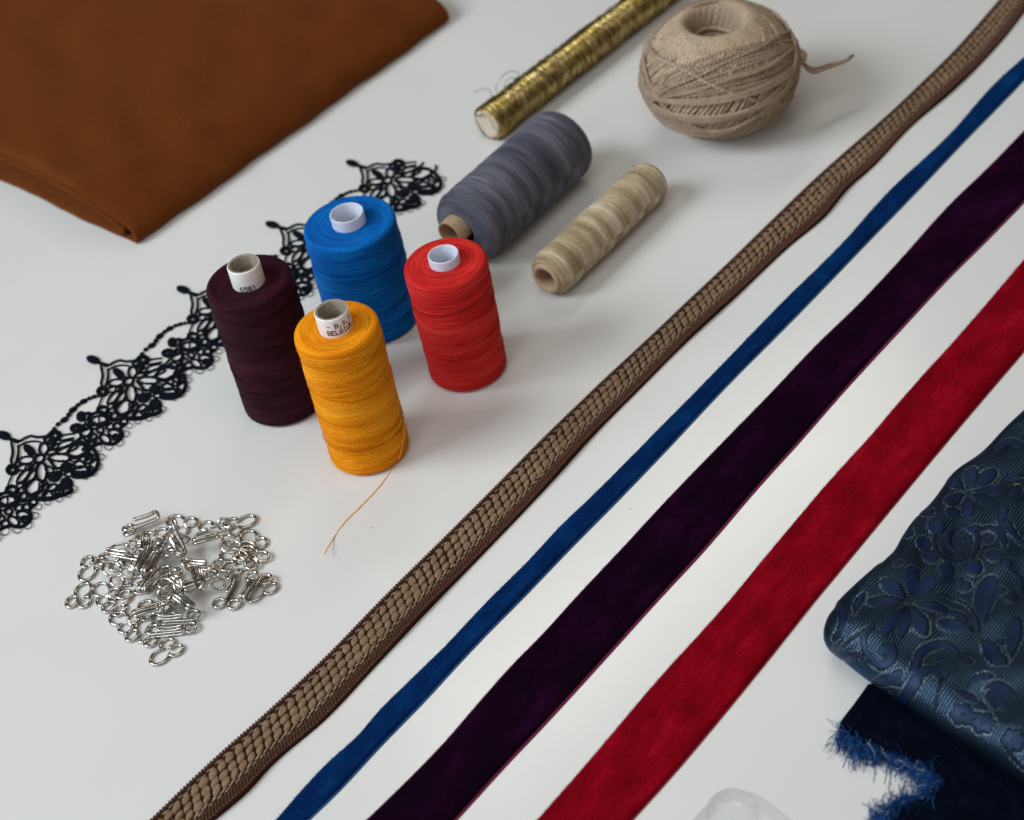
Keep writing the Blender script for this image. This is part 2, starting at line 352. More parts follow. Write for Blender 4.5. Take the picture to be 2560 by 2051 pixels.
def print_on(b, text, rad, zc, ac, hgt, wid, gap=1.5):
    """dot-matrix glyphs wrapped on the tube, ac = bearing of the text's middle"""
    dot = wid / 5; n = len(text); tot = n * (5 + gap) * dot
    for i, ch in enumerate(text):
        for r_, row in enumerate(GL[ch]):
            for c_, v in enumerate(row):
                if v != '1': continue
                s = (i * (5 + gap) + c_ + 0.5) * dot - tot / 2; z = zc + hgt / 2 - (r_ + 0.5) * hgt / 7
                hw, hh = dot * 0.72, hgt / 14 * 1.5
                q = []
                for sx_, sz in ((-1, -.6), (-.6, -1), (.6, -1), (1, -.6), (1, .6), (.6, 1), (-.6, 1), (-1, .6)):
                    a = ac + (s + sx_ * hw) / rad
                    q.append((rad * math.cos(a), rad * math.sin(a), z + sz * hh))
                b.add(q, [list(range(8))])
def spool(label, x, y, R, Rb, h, ztop, rc, hc, mat, seed, cored, text=None, fz=260):
    t = thing('thread_spool', label, 'thread spool', (x, y, 0), 'spools of sewing thread standing upright')
    b = MB(); b.lathe(wind_profile(R, Rb, h, rc, ztop), 200, radial=bands(R, h, seed))
    strands(b, R, Rb, h, seed + 1); fuzz(b, R, Rb, h, seed + 2, fz)
    b.build('thread_winding', mat, t)
    wall = 0.17 if cored else 0.085
    g = np.random.default_rng(seed)
    k1, k2 = g.uniform(0, 6, 2)
    rag = (lambda r, z, th: np.where(z > hc - 0.05, 0.012 * np.sin(9 * th + k1) + 0.01 * np.sin(23 * th + k2), 0)) if cored else None
    b = MB(); b.lathe([(rc, 0.0), (rc, 0.3), (rc, hc * .6), (rc, hc - 0.06), (rc - 0.012, hc - 0.012), (rc - 0.04, hc), (rc - wall + 0.03, hc), (rc - wall, hc - 0.03), (rc - wall, hc * .7), (rc - wall, 0.3), (rc - wall, 0.0)], 80, radial=rag)
    if cored:   # the seam where the board of the tube meets itself
        a = R_(72); rr = rc - wall - 0.004
        b.tube([(rr * math.cos(a), rr * math.sin(a), z) for z in np.linspace(2, hc - 0.02, 8)], 0.012, 4)
    b.build('core', CARD if cored else MILKY, t)
    if cored:
        b = MB(); b.lathe([(rc + 0.004, ztop - 0.6), (rc + 0.014, ztop - 0.55), (rc + 0.014, hc - 0.12), (rc + 0.010, hc - 0.035), (rc - 0.01, hc + 0.004), (rc - 0.035, hc + 0.006)], 80)
        lab = b.build('paper_label', PAPER, t)
        if text:
            b = MB()
            for tx, zc, ac, hh, ww, gp in text: print_on(b, tx, rc + 0.019, zc, ac, hh, ww, gp)
            b.build('printed_text', INK, lab)
    return t
YEL = thread_mat('yellow_thread', (0.80, 0.265, 0.005), (0.58, 0.12, 0.001), (0.95, 0.44, 0.022))
MAR = thread_mat('maroon_thread', (0.030, 0.0052, 0.012), (0.014, 0.0022, 0.006), (0.060, 0.012, 0.024), tint=0.05)
BLU = thread_mat('blue_thread', (0.0015, 0.105, 0.42), (0.0008, 0.045, 0.22), (0.006, 0.20, 0.58))
RED = thread_mat('red_thread', (0.55, 0.020, 0.018), (0.33, 0.006, 0.007), (0.74, 0.055, 0.045))
vy = math.atan2(-67.8, 7.1)     # bearing from the yellow spool to the camera
spool('yellow thread spool with printed white core and a loose thread end', -7.11, 67.87, 1.985, 1.955, 7.80, 7.72, 0.778, 8.757, YEL, 11, True,
      [('- B.S.T', 8.38, vy + 0.30, 0.24, 0.165, 0.9), ('BELGIUM', 8.02, vy + 0.27, 0.27, 0.165, 0.9)], 420)
vm = math.atan2(-72.8, 11.0)
spool('dark maroon thread spool with white paper core standing over the lace', -11.05, 72.82, 2.095, 2.10, 7.80, 7.64, 0.782, 8.75, MAR, 23, True,
      [('650)', 7.80, vm - 0.16, 0.28, 0.17, 1.0)], 200)
spool('bright blue thread spool with hollow white plastic core, behind the yellow spool', -6.1, 77.9, 2.37, 2.42, 6.38, 6.32, 0.862, 6.95, BLU, 37, False, None, 240)
spool('red thread spool with narrow white plastic core, in front of the grey spool', -1.71, 72.4, 2.02, 1.97, 6.81, 6.75, 0.752, 7.26, RED, 41, False, None, 240)
yel = [o for o in SC.objects if o.get('label', '').startswith('yellow')][0]
# loose end of the yellow thread: leaves the winding low on the right and trails over the table
oy = np.array([-7.11, 67.87, 0])
pts = []
for k, a in enumerate(np.linspace(R_(-10), R_(-46), 8)):
    z = 1.75 - 0.2 * k; pts.append((1.985 * math.cos(a), 1.985 * math.sin(a), z))
pe = [at(996, 1150, 0.02), at(950, 1215, 0.02), at(900, 1268, 0.02), at(862, 1306, 0.02), at(834, 1345, 0.03), at(811, 1385, 0.35)]
pts += [tuple(p - oy) for p in pe]
b = MB(); b.tube(spline(pts, 120), 0.027, 6); b.build('loose_thread', plain('loose_yellow_thread', (0.85, 0.40, 0.02), 0.6, var=0.1), yel)

# ------------------------------------------------------------------ lying spools
def lying(name, label, pn, pf, R, mat, coremat, rc, wall, seed, prof, core_prof, cat='thread spool', extra=None):
    n = at(*pn, R); f = at(*pf, R); ax = f - n; ax[2] = 0; L = float(np.linalg.norm(ax)); ax /= L
    t = thing(name, label, cat, (n[0], n[1], R)); t.rotation_euler = (PI / 2, 0, math.atan2(ax[1], ax[0]) + PI / 2)
    return t, L
def grey_prof(R, L, rc):
    return resample([(rc, 0.0), (rc + 0.3, -0.06), (R - 0.55, -0.02), (R - 0.2, 0.12), (R - 0.03, 0.45), (R, 1.0), (R + 0.02, L * 0.5), (R, L - 1.0), (R - 0.02, L - 0.4), (R - 0.16, L - 0.1), (R - 0.5, L + 0.02), (rc, L)], 260)
GREY = thread_mat('grey_thread', (0.105, 0.108, 0.14), (0.045, 0.047, 0.062), (0.20, 0.205, 0.26), 0.5, 0.42)
BEI = thread_mat('beige_thread', (0.45, 0.36, 0.235), (0.20, 0.13, 0.06), (0.74, 0.67, 0.53), 0.45, 0.46)
KRAFT = plain('kraft_paper_tube', (0.42, 0.29, 0.18), 0.75, var=0.15, vscale=(4, 4, 4), bump=0.01)
PALE = plain('pale_cut_card', (0.55, 0.47, 0.38), 0.8, var=0.1)
def lie(name, label, pn, pf, R, L_add=0.0):
    n = at(*pn, R); f = at(*pf, R); ax = f - n; ax[2] = 0; L = float(np.linalg.norm(ax)); ax /= L
    t = thing(name, label, 'thread spool', (n[0], n[1], R))
    X = Vector((0, 0, 1)); Z = Vector(ax); Y = Z.cross(X)
    t.rotation_euler = Matrix((X, Y, Z)).transposed().to_euler()
    return t, L
t, L = lie('lying_thread_spool', 'large grey thread spool lying on its side between gold rod and red spool', (1158, 578), (1412, 352), 2.08)
R = 2.08
b = MB(); b.lathe(grey_prof(R, L, 0.72), 180, radial=bands(R, L, 5, 18, 0.03)); strands(b, R, R, L, 6, 14, 0.016); fuzz(b, R, R, L, 8, 120)
b.build('thread_winding', GREY, t)
b = MB(); b.lathe([(0.76, 0.4), (0.76, -0.3), (0.75, -0.78), (0.72, -0.82), (0.66, -0.82), (0.63, -0.78), (0.63, 0.5), (0.63, L), (0.70, L + 0.5), (0.76, L + 0.5), (0.76, L - 0.4)], 64)
co_ = b.build('core', KRAFT, t); co_.location = (0.0022, -0.0028, 0)
t, L = lie('lying_thread_spool', 'slim beige thread spool with open brown paper tube, lying on its side', (1368, 694), (1630, 448), 1.22)
R = 1.19
pr = resample([(0.83, 0.0), (0.92, -0.02), (1.06, 0.06), (1.14, 0.22), (R, 0.6), (R + 0.03, L * 0.3), (R + 0.02, L * 0.6), (R, L - 0.8), (R - 0.03, L - 0.3), (R - 0.2, L - 0.02), (0.75, L + 0.02)], 220)
b = MB(); b.lathe(pr, 160, radial=bands(R, L, 15, 16, 0.03)); strands(b, R, R, L, 16, 12, 0.013); fuzz(b, R, R, L, 18, 90)
b.build('thread_winding', BEI, t)
b = MB(); b.lathe([(0.86, 0.5), (0.86, 0.0), (0.85, -0.16), (0.8, -0.2), (0.66, -0.2), (0.61, -0.16), (0.60, 0.1), (0.60, L * .6), (0.60, L), (0.66, L + 0.06), (0.84, L + 0.06), (0.86, L - 0.3)], 64)
b.build('core', KRAFT, t)

# ------------------------------------------------------------------ gold thread rod
R = 1.08
m = NT('gold_metal_thread')
v = m.noise(m.coord((1.4, 1, 1)), 1, 2)
m.p(Base__Color=m.ramp(v, [(0.35, (0.20, 0.125, 0.030)), (0.5, (0.42, 0.30, 0.085)), (0.65, (0.72, 0.58, 0.28))]), Metallic=1.0, Roughness=0.22)
GOLD = m.m
n = at(1216, 313, R); f = at(1484, 105, R); ax = f - n; ax[2] = 0; ax /= np.linalg.norm(ax); L = 24.0
t = thing('metallic_thread_rod', 'shiny gold metallic thread wound on a long card tube, loose loops at its end', 'thread spool', (n[0], n[1], R))
t.rotation_euler = Matrix((Vector((0, 0, 1)), Vector(ax).cross(Vector((0, 0, 1))), Vector(ax))).transposed().to_euler()
b = MB(); b.lathe([(0.0, 0.05), (0.3, 0.02), (0.72, 0.0), (0.84, 0.02), (0.9, 0.1), (0.94, 2), (0.94, L), (0.4, L + .02), (0.0, L + .02)], 48)
b.build('core', PALE, t)
b = MB(); turns = 300; N = turns * 20
tt = np.linspace(0, 1, N); a = tt * turns * 2 * PI
g = np.random.default_rng(3)
pk = np.interp(np.arange(N) / 20.0, np.arange(turns + 1), g.normal(0, 1, turns + 1)); pr2 = np.interp(np.arange(N) / 20.0, np.arange(0, turns + 8, 7)[: turns // 7 + 2], g.normal(0, 1, turns // 7 + 2))
z = 0.1 + tt * (L - 0.2) + 0.022 * pk; r = 0.985 + 0.022 * pk + 0.03 * pr2 + 0.03 * np.sin(a * 0.5 + pk)
b.tube(np.stack([r * np.cos(a), r * np.sin(a), z], -1), 0.045, 5)
for k in range(90):      # crossing, slanted turns of the upper layers
    z0 = g.uniform(0.15, L - 0.6) if k > 24 else g.uniform(0.05, 1.6); a0 = g.uniform(0, 2 * PI); tl = g.uniform(-0.35, 0.35); s = np.linspace(0, g.uniform(2.2, 6.0), 36)
    rr = 1.055 + 0.035 * g.random()
    b.tube(np.stack([rr * np.cos(a0 + s), rr * np.sin(a0 + s), np.maximum(0.0, z0 + tl * np.sin(s * 0.8))], -1), 0.026, 4)
b.build('thread_winding', GOLD, t)
b = MB()
inv = Matrix((Vector((0, 0, 1)), Vector(ax).cross(Vector((0, 0, 1))), Vector(ax)))
def loc(p): return np.array(inv @ Vector(p - np.array([n[0], n[1], R])))
for pp in ([(1238, 262, 1.9), (1222, 224, 2.4), (1205, 224, 2.3), (1184, 231, 2.0)], [(1250, 250, 1.9), (1240, 222, 2.4), (1252, 196, 2.9), (1272, 180, 3.0), (1292, 181, 2.7), (1304, 196, 2.1)],
           [(1262, 244, 1.8), (1262, 210, 2.5), (1275, 196, 2.7), (1290, 200, 2.3), (1296, 214, 1.8)], [(1232, 270, 1.7), (1238, 240, 2.4), (1256, 236, 2.3), (1268, 244, 1.7)]):
    b.tube(spline([loc(at(x, y, z)) for x, y, z in pp], 36), 0.022, 5)
for k in range(6):       # strands pulled over the end of the tube
    a0 = g.uniform(0, 6.28); a1 = a0 + g.uniform(0.9, 1.7)
    b.tube(spline([(1.03 * math.cos(a0), 1.03 * math.sin(a0), 0.12), (0.75 * math.cos(a0 + .2), 0.75 * math.sin(a0 + .2), -0.03), (0.72 * math.cos(a1 - .2), 0.72 * math.sin(a1 - .2), -0.04), (1.03 * math.cos(a1), 1.03 * math.sin(a1), 0.12)], 16), 0.02, 4)
b.build('loose_loops', GOLD, t)

# ------------------------------------------------------------------ ball of jute twine
m = NT('jute_twine')
tw = m.n('ShaderNodeTexWave', Vector=m.coord((2.6, 2, 1)), Scale=1.0, Distortion=1.5, Detail=2.0, _bands_direction='DIAGONAL').outputs['Fac']
fi = m.noise(m.coord((3.5, 9, 1)), 1, 4, 0.7); pa = m.math('ADD', m.math('MULTIPLY', m.noise(m.coord((90, 90, 90), 'Object'), 1, 3), 0.35), m.math('MULTIPLY', m.noise(m.coord((0.045, 0.0, 0.0)), 1, 2), 0.65))
m.p(Base__Color=m.mix(0.45, m.ramp(fi, [(0.3, (0.34, 0.22, 0.135)), (0.5, (0.70, 0.53, 0.37)), (0.64, (0.92, 0.80, 0.64))]), m.ramp(pa, [(0.38, (0.32, 0.19, 0.11)), (0.62, (0.78, 0.61, 0.45))])),
    Roughness=0.8, Specular__IOR__Level=0.15, Sheen__Weight=0.12, Sheen__Roughness=0.4, Sheen__Tint=(0.9, 0.75, 0.58, 1))
m.bump(m.math('ADD', tw, m.math('MULTIPLY', fi, 1.4)), 0.08, 1.0)
JUTE = m.m
ja, jc = 4.28, 3.5
jp = at(1799, 176, jc * 0.97)
ball = thing('twine_ball', 'ball of natural jute twine with a hollow centre and a tied end', 'twine', (jp[0], jp[1], 0))
b = MB()
b.lathe(resample([(0, 0.2), (1.6, 0.12), (ja * .71, jc * .24), (ja * .92, jc * .63), (ja * .94, jc * 1.0), (ja * .905, jc * 1.37), (ja * .71, jc * 1.71), (2.25, jc * 1.88), (1.75, jc * 1.9), (1.45, jc * 1.75), (1.2, jc * 1.3), (0.8, jc * 0.9), (0, jc * 0.8)], 120), 90,
        radial=lambda r, z, th: 0.04 * np.sin(24 * th + 6 * z) * (r > .5))
g = np.random.default_rng(12)
def on_ball(D, off):
    D = D / np.linalg.norm(D, axis=1)[:, None]
    x = D[:, 0] * (ja + off); y = D[:, 1] * (ja + off); z = jc + D[:, 2] * (jc + off)
    return np.stack([x, y, np.maximum(z, 0.1)], -1)
def wrap(nrm, off, offs, rad, s0=0, s1=2 * PI, npt=120, wob=0.02):
    nrm = nrm / np.linalg.norm(nrm); u = np.cross(nrm, (0, 0, 1.0)); u /= np.linalg.norm(u); v = np.cross(nrm, u)
    s = np.linspace(s0, s1, npt); k1, k2 = g.uniform(0, 6, 2)
    D = np.cos(s)[:, None] * u + np.sin(s)[:, None] * v + nrm * (offs + wob * np.sin(3 * s + k1) + wob * .6 * np.sin(7 * s + k2))[:, None]
    b.tube(on_ball(D, off + 0.02 * np.sin(5 * s + k2)), rad, 6, cap=False); b.UV[-1] = b.UV[-1] + [g.uniform(0, 400), 0]
def bunch(top_polar, az, count, off, rad=0.1, step=0.045, **k):
    """strands side by side whose highest point lies top_polar from the axis"""
    q = PI / 2 - top_polar; nrm = np.array([math.sin(PI / 2 - q) * math.cos(az), math.sin(PI / 2 - q) * math.sin(az), math.cos(PI / 2 - q)])
    nrm = np.array([math.cos(top_polar) * math.cos(az), math.cos(top_polar) * math.sin(az), math.sin(top_polar)])
    for i in range(count): wrap(nrm, off + g.uniform(-0.03, 0.03), (i - count / 2) * step, rad * g.uniform(0.85, 1.1), **k)
NW = 94
for k in range(NW):      # the outer turns, side by side all the way round
    az = k * 2 * PI / NW; tp = R_(30 + 2.0 * math.sin(k * 0.35) + g.uniform(-.5, .5))
    nrm = np.array([math.cos(tp) * math.cos(az), math.cos(tp) * math.sin(az), math.sin(tp)])
    wrap(nrm, -0.06 + g.uniform(-.035, .035), g.uniform(-.006, .006), 0.112 * g.uniform(.85, 1.1), R_(82), R_(278), 70, 0.008)
def dirv(az, lat): return np.array([math.cos(R_(lat)) * math.cos(R_(az)), math.cos(R_(lat)) * math.sin(R_(az)), math.sin(R_(lat))])
def through(A, F, off, rad, wob=0.006):
    """a turn round the ball through two bearings"""
    wrap(np.cross(A, F), off, 0.0, rad, 0, 2 * PI, 110, wob)
XL = (188, -4)
for k, la in enumerate(np.linspace(-19, -64, 13)): through(dirv(XL[0] + g.uniform(-2, 2), XL[1] - 2 + g.uniform(-2, 2)), dirv(-58, la + g.uniform(-.6, .6)), 0.07 + 0.012 * (k % 3), 0.104 * g.uniform(.88, 1.1))
for k, la in enumerate(np.linspace(50, 19, 9)): through(dirv(XL[0] + g.uniform(-2, 2), XL[1] + 3 + g.uniform(-2, 2)), dirv(-82, la + g.uniform(-.6, .6)), 0.06 + 0.012 * (k % 3), 0.104 * g.uniform(.88, 1.1))
for k in range(16):      # turns round the hollow centre
    zz = jc * 1.88 - 0.19 * k; rr = 1.92 - 0.055 * k - 0.2 * (k > 7); q = np.linspace(0, 2 * PI, 70); k1 = g.uniform(0, 6)
    b.tube(np.stack([rr * np.cos(q) + 0.08 * np.sin(2 * q + k), rr * np.sin(q), zz + (g.uniform(.1, .42) if k > 3 else .05) * np.sin(q + k1) - .12 * (k == 0)], -1), 0.11, 6, closed=True)
for k in range(500):     # stray fibres
    D = g.normal(0, 1, 3); D /= np.linalg.norm(D)
    if D[2] > 0.85: continue
    p = on_ball(D[None], 0.05)[0]; l = g.uniform(0.2, 0.8); t1 = np.cross(D, g.normal(0, 1, 3)); t1 /= np.linalg.norm(t1)
    b.tube(spline([p, p + t1 * l * .5 + D * l * .22, p + t1 * l + D * l * g.uniform(-.1, .4)], 6), 0.007, 3, cap=False)
for k in range(9):       # a few slack turns riding over the rest
    through(dirv(XL[0] + g.uniform(-40, 40), g.uniform(-25, 35)), dirv(-85 + g.uniform(-40, 40), g.uniform(-40, 48)), 0.15 + .01 * k, 0.10, 0.02)
b.build('twine_winding', JUTE, ball)
b = MB()
for la, la2, of in ((12, 3, .21), (14.8, 4, .19), (-2, -1, .2), (-4.6, -2, .2)): through(dirv(XL[0], XL[1] + la2), dirv(-80, la), of, 0.118, 0.004)
b.build('tie_strand', JUTE, ball)
b = MB()
kp = at(1992, 142, jc * 1.05) - np.array([jp[0], jp[1], 0]) + np.array([0.12, -0.1, 0.05])
for k in range(7):
    s = np.linspace(0, 2 * PI, 30); A = g.normal(0, 1, 3); A /= np.linalg.norm(A); B_ = np.cross(A, g.normal(0, 1, 3)); B_ /= np.linalg.norm(B_)
    b.tube(kp + 0.33 * (np.cos(s)[:, None] * A + np.sin(s)[:, None] * B_), 0.115, 6, closed=True)
b.build('knot', JUTE, ball)
b = MB(); ob_ = np.array([jp[0], jp[1], 0])
for dy in (0, 9):
    b.tube(spline([kp + [0, 0, -.2], at(2030, 172 + dy, jc * .75) - ob_, at(2070, 164 + dy * .6, jc * .7) - ob_, at(2108, 154 + dy * .2, jc * .68) - ob_, at(2126, 146, jc * .68) - ob_], 40), 0.1, 6)
for k in range(26):
    e0 = at(2112, 151, jc * .68) - ob_; d = at(2132, 140, jc * .7) - ob_ - e0
    b.tube(spline([e0, e0 + d * g.uniform(.4, .7) + g.normal(0, .03, 3), e0 + d * g.uniform(.8, 1.15) + g.normal(0, .09, 3)], 6), 0.018, 3)
b.build('loose_end', JUTE, ball)

# ------------------------------------------------------------------ ribbons: traced edges laid on the table
def edge_fn(pts):
    P = np.asarray(pts, float)
    return P
def ribbon_frame(Lp, Rp, z, ext=8.0, n=700, keep=0.8):
    Lw = np.array([at(x, y, z) for x, y in Lp]); Rw = np.array([at(x, y, z) for x, y in Rp])
    d = (Lw[-1] + Rw[-1]) - (Lw[0] + Rw[0]); d /= np.linalg.norm(d); nrm = np.array([d[1], -d[0], 0])
    o = Lw[0]
    def par(W, kp):
        s = (W - o) @ d; q = (W - o) @ nrm
        k = np.argsort(s); s, q = s[k], q[k]; u_ = (s - s.mean()) / s.std()
        return s, kp * q + (1 - kp) * np.polyval(np.polyfit(u_, q, 4), u_)
    sl, ql = par(Lw, keep); sr, qr = par(Rw, keep if keep == 0.75 else 0.5)
    s0, s1 = max(sl[0], sr[0]) , min(sl[-1], sr[-1])
    s = np.linspace(min(sl[0], sr[0]) - ext, max(sl[-1], sr[-1]) + ext, n)
    def itp(ss, qq):
        # smooth monotone-ish interpolation by Hermite with finite difference slopes, flat extrapolation of slope
        mm = np.gradient(qq, ss); i = np.clip(np.searchsorted(ss, s) - 1, 0, len(ss) - 2); h = ss[i + 1] - ss[i]; t = (s - ss[i]) / h
        tt = np.clip(t, 0, 1)
        y = (2 * tt**3 - 3 * tt**2 + 1) * qq[i] + (tt**3 - 2 * tt**2 + tt) * h * mm[i] + (-2 * tt**3 + 3 * tt**2) * qq[i + 1] + (tt**3 - tt**2) * h * mm[i + 1]
        sl0 = (qq[-1] - qq[0]) / (ss[-1] - ss[0])
        return y + sl0 * (s - np.clip(s, ss[0], ss[-1]))
    return o, d, nrm, s, itp(sl, ql), itp(sr, qr)

BLUE_L = [(691, 2051), (814, 1908), (897, 1839), (944, 1778), (1022, 1704), (1115, 1616), (1222, 1499), (1316, 1409), (1399, 1316), (1473, 1247), (1631, 1089), (1742, 978), (1848, 867), (1954, 757), (2104, 612), (2222, 475), (2372, 343), (2495, 198), (2560, 145)]
BLUE_R = [(770, 2051), (842, 1987), (953, 1866), (1069, 1748), (1148, 1658), (1213, 1588), (1304, 1499), (1422, 1376), (1543, 1256), (1663, 1131), (1802, 978), (2000, 783), (2178, 598), (2306, 466), (2416, 348), (2504, 260), (2560, 202)]
PURP_L = [(911, 2051), (999, 1968), (1101, 1866), (1208, 1741), (1278, 1662), (1350, 1590), (1434, 1497), (1561, 1362), (1663, 1251), (1802, 1108), (1918, 990), (2042, 859), (2144, 762), (2225, 676), (2394, 488), (2460, 427), (2560, 326)]
PURP_R = [(1143, 2051), (1278, 1899), (1350, 1825), (1500, 1662), (1649, 1497), (1756, 1386), (1895, 1219), (2000, 1105), (2103, 985), (2265, 811), (2367, 701), (2472, 600), (2560, 506)]
RED_L = [(1342, 2051), (1484, 1888), (1638, 1706), (1700, 1638), (1780, 1552), (1960, 1336), (2065, 1211), (2163, 1105), (2290, 957), (2387, 851), (2560, 649)]
RED_R = [(1573, 2060), (1700, 1919), (1820, 1775), (1939, 1628), (2035, 1505), (2102, 1426), (2244, 1255), (2326, 1155), (2448, 1009), (2560, 880)]
BRN_L = [(378, 2051), (535, 1899), (670, 1780), (814, 1645), (948, 1508), (1200, 1256), (1339, 1117), (1501, 959), (1663, 811), (1800, 680), (1954, 528), (2090, 400), (2240, 272), (2372, 144), (2500, 0)]
BRN_R = [(531, 2051), (619, 1978), (675, 1913), (814, 1797), (939, 1662), (1092, 1500), (1200, 1390), (1385, 1196), (1496, 1071), (1594, 973), (1710, 857), (1835, 745), (1976, 612), (2064, 542), (2121, 468), (2178, 418), (2275, 312), (2385, 222), (2504, 101), (2575, 8)]

def velvet_ribbon(name, label, Lp, Rp, mat, selmat, zt, sel_l, sel_r, seed, keep=0.8):
    o, d, nrm, s, ql, qr = ribbon_frame(Lp, Rp, zt * 0.5, keep=keep)
    g = np.random.default_rng(seed); n = len(s)
    org = o + d * s[n // 2]; org = np.array([org[0], org[1], 0])
    t = thing(name, label, 'ribbon', org, 'velvet ribbons laid side by side')
    # cross-section: rises from the table at either edge to a soft pile
    cw = np.array([0, 0.004, 0.012, 0.03, 0.06, 0.12, 0.25, 0.4, 0.55, 0.7, 0.82, 0.9, 0.95, 0.975, 0.99, 0.997, 1.0])
    wmid = float(np.mean(qr - ql)); dd = np.minimum(cw, 1 - cw) * wmid
    prof = zt * np.sqrt(np.clip(1 - (1 - np.clip(dd / (zt * 1.2), 0, 1)) ** 2, 0, 1))
    lift = 0.02 * (1 + np.sin(s * 0.42 + seed))
    jl = g.normal(0, 0.004, n); jr = g.normal(0, 0.003, n)
    P = np.zeros((n, len(cw), 3)); fall = (1 - cw)
    for k, c in enumerate(cw):
        q = ql + sel_l + jl + (qr - sel_r + jr - ql - sel_l - jl) * c
        wav = (0.05 * np.sin(s * 0.7 + 3 * c + seed) + 0.03 * np.sin(s * 1.7 - 4 * c)) * (0.3 + 0.7 * min(1, 4 * c * (1 - c)))
        P[:, k] = o[None] + d * s[:, None] + nrm * q[:, None]; P[:, k, 2] = 0.012 + prof[k] + (lift * 0.5 + wav * 0.6 + 0.03) * min(1, prof[k] / zt)
    b = MB(); b.grid(P, np.stack([np.repeat(s[:, None], len(cw), 1), np.repeat(cw[None] * wmid, n, 0)], -1), flip=True)
    for k in range(2600):            # pile fibres standing out along the edges
        i = g.integers(0, n); lft = g.random() < 0.6
        base = P[i, 2 if lft else -3] + d * g.uniform(-.05, .05); sg = -1 if lft else 1
        tip = base + nrm * sg * g.uniform(0.02, 0.07) + d * g.normal(0, .03) + [0, 0, g.uniform(-.01, .05)]
        b.tube([base, (base + tip) / 2 + [0, 0, 0.01], tip], 0.004, 3, cap=False)
    b.build('velvet_pile', mat, t, org)
    for sg, wd, qq in ((-1, sel_l, ql), (1, sel_r, qr)):
        if wd <= 0: continue
        cs = np.linspace(0, 1, 6); Q = np.zeros((n, 6, 3))
        for k, c in enumerate(cs):
            q = qq - sg * wd * 1.35 * c
            Q[:, k] = o[None] + d * s[:, None] + nrm * q[:, None]; Q[:, k, 2] = 0.006 + 0.05 * math.sin(PI * min(1, 0.1 + c * .8)) 
        b = MB(); b.grid(Q, np.stack([np.repeat(s[:, None], 6, 1), np.repeat(cs[None] * wd, n, 0)], -1), flip=(sg < 0))
        b.build('selvedge', selmat, t, org)
    return t
def sel_mat(name, c):
    m = NT(name); wv = m.n('ShaderNodeTexWave', Vector=m.coord((1, 1, 1)), Scale=6.0, Distortion=1.0, _bands_direction='X').outputs['Fac']
    m.p(Base__Color=m.ramp(wv, [(0.2, sc_(c, 0.65)), (0.8, sc_(c, 1.2))]), Roughness=0.6, Specular__IOR__Level=0.15, Sheen__Weight=0.1); m.bump(wv, 0.02); return m.m
velvet_ribbon('velvet_ribbon', 'narrow royal blue velvet ribbon, next to the woven brown braid', BLUE_L, BLUE_R, velvet_mat('blue_velvet', (0.0010, 0.017, 0.085), (0.0018, 0.040, 0.16), 0.9, (0.02, 0.28, 0.75)), sel_mat('blue_selvedge', (0.008, 0.085, 0.24)), 0.12, 0.0, 0.09, 1, 0.6)
velvet_ribbon('velvet_ribbon', 'wide dark purple velvet ribbon with magenta edges, between blue and red', PURP_L, PURP_R, velvet_mat('purple_velvet', (0.0058, 0.0006, 0.0062), (0.021, 0.0016, 0.020), 0.8, (0.45, 0.015, 0.28), 0.6), sel_mat('purple_selvedge', (0.17, 0.005, 0.055)), 0.14, 0.05, 0.12, 2)
velvet_ribbon('velvet_ribbon', 'wide deep red velvet ribbon, next to the navy brocade', RED_L, RED_R, velvet_mat('red_velvet', (0.20, 0.0008, 0.0065), (0.32, 0.004, 0.014), 0.8, (0.95, 0.03, 0.09), 0.8, 0.42), sel_mat('red_selvedge', (0.36, 0.012, 0.035)), 0.14, 0.0, 0.06, 3)

# ------------------------------------------------------------------ woven brown braid
o, d, nrm, s, ql, qr = ribbon_frame(BRN_L, BRN_R, 0.12, n=900, keep=0.75)
W_ = lambda ss, c, z: (lambda q: o + d * ss + nrm * q + np.array([0, 0, z - o[2]]))(np.interp(ss, s, ql) + (np.interp(ss, s, qr) - np.interp(ss, s, ql)) * c)
org = W_(s[450], 0.5, 0)
braid = thing('woven_braid', 'brown woven braid trim with raised tan basket weave beads', 'trim', org)
DKB = plain('dark_brown_yarn', (0.030, 0.012, 0.007), 0.85, var=0.35, vscale=(12, 12, 12), bump=0.02, Specular__IOR__Level=0.08)
m = NT('tan_bead_yarn')
fb = m.noise(m.coord((0.35, 1.9, 1)), 1, 4, 0.7); pa = m.noise(m.coord((60, 60, 60), 'Object'), 1, 2)
m.p(Base__Color=m.mix(0.35, m.ramp(fb, [(0.36, (0.13, 0.072, 0.038)), (0.64, (0.42, 0.285, 0.18))]), m.ramp(pa, [(0.3, (0.18, 0.105, 0.058)), (0.7, (0.31, 0.195, 0.115))])), Roughness=0.65, Specular__IOR__Level=0.18)
m.bump(fb, 0.09, 1.0); TAN = m.m
cw = np.array([0, 0.0, 0.02, 0.06, 0.12, 0.2, 0.5, 0.7, 0.78, 0.86, 0.94, 0.985, 1.0, 1.0]); zz = np.array([0.0, .09, .15, .18, .18, .15, .15, .15, .17, .19, .17, .13, .08, 0.0])
lift = 0.10 * (0.5 + 0.5 * np.sin(s * 0.55)) ** 2
P = np.stack([np.array([W_(ss, c, z + (lift[i] if c > .5 else lift[i] * .4) * (z > .1)) for c, z in zip(cw, zz)]) for i, ss in enumerate(s)])
b = MB(); b.grid(P, flip=True); b.build('woven_band', DKB, braid, org)
lift_at = lambda ss, c: float(np.interp(ss, s, lift)) * (1 if c > .5 else .4)
S0, S1 = s[0] + 0.5, s[-1] - 0.5; pitch = 0.50
g = np.random.default_rng(4)
bt = MB(); bd = MB(); be = MB()
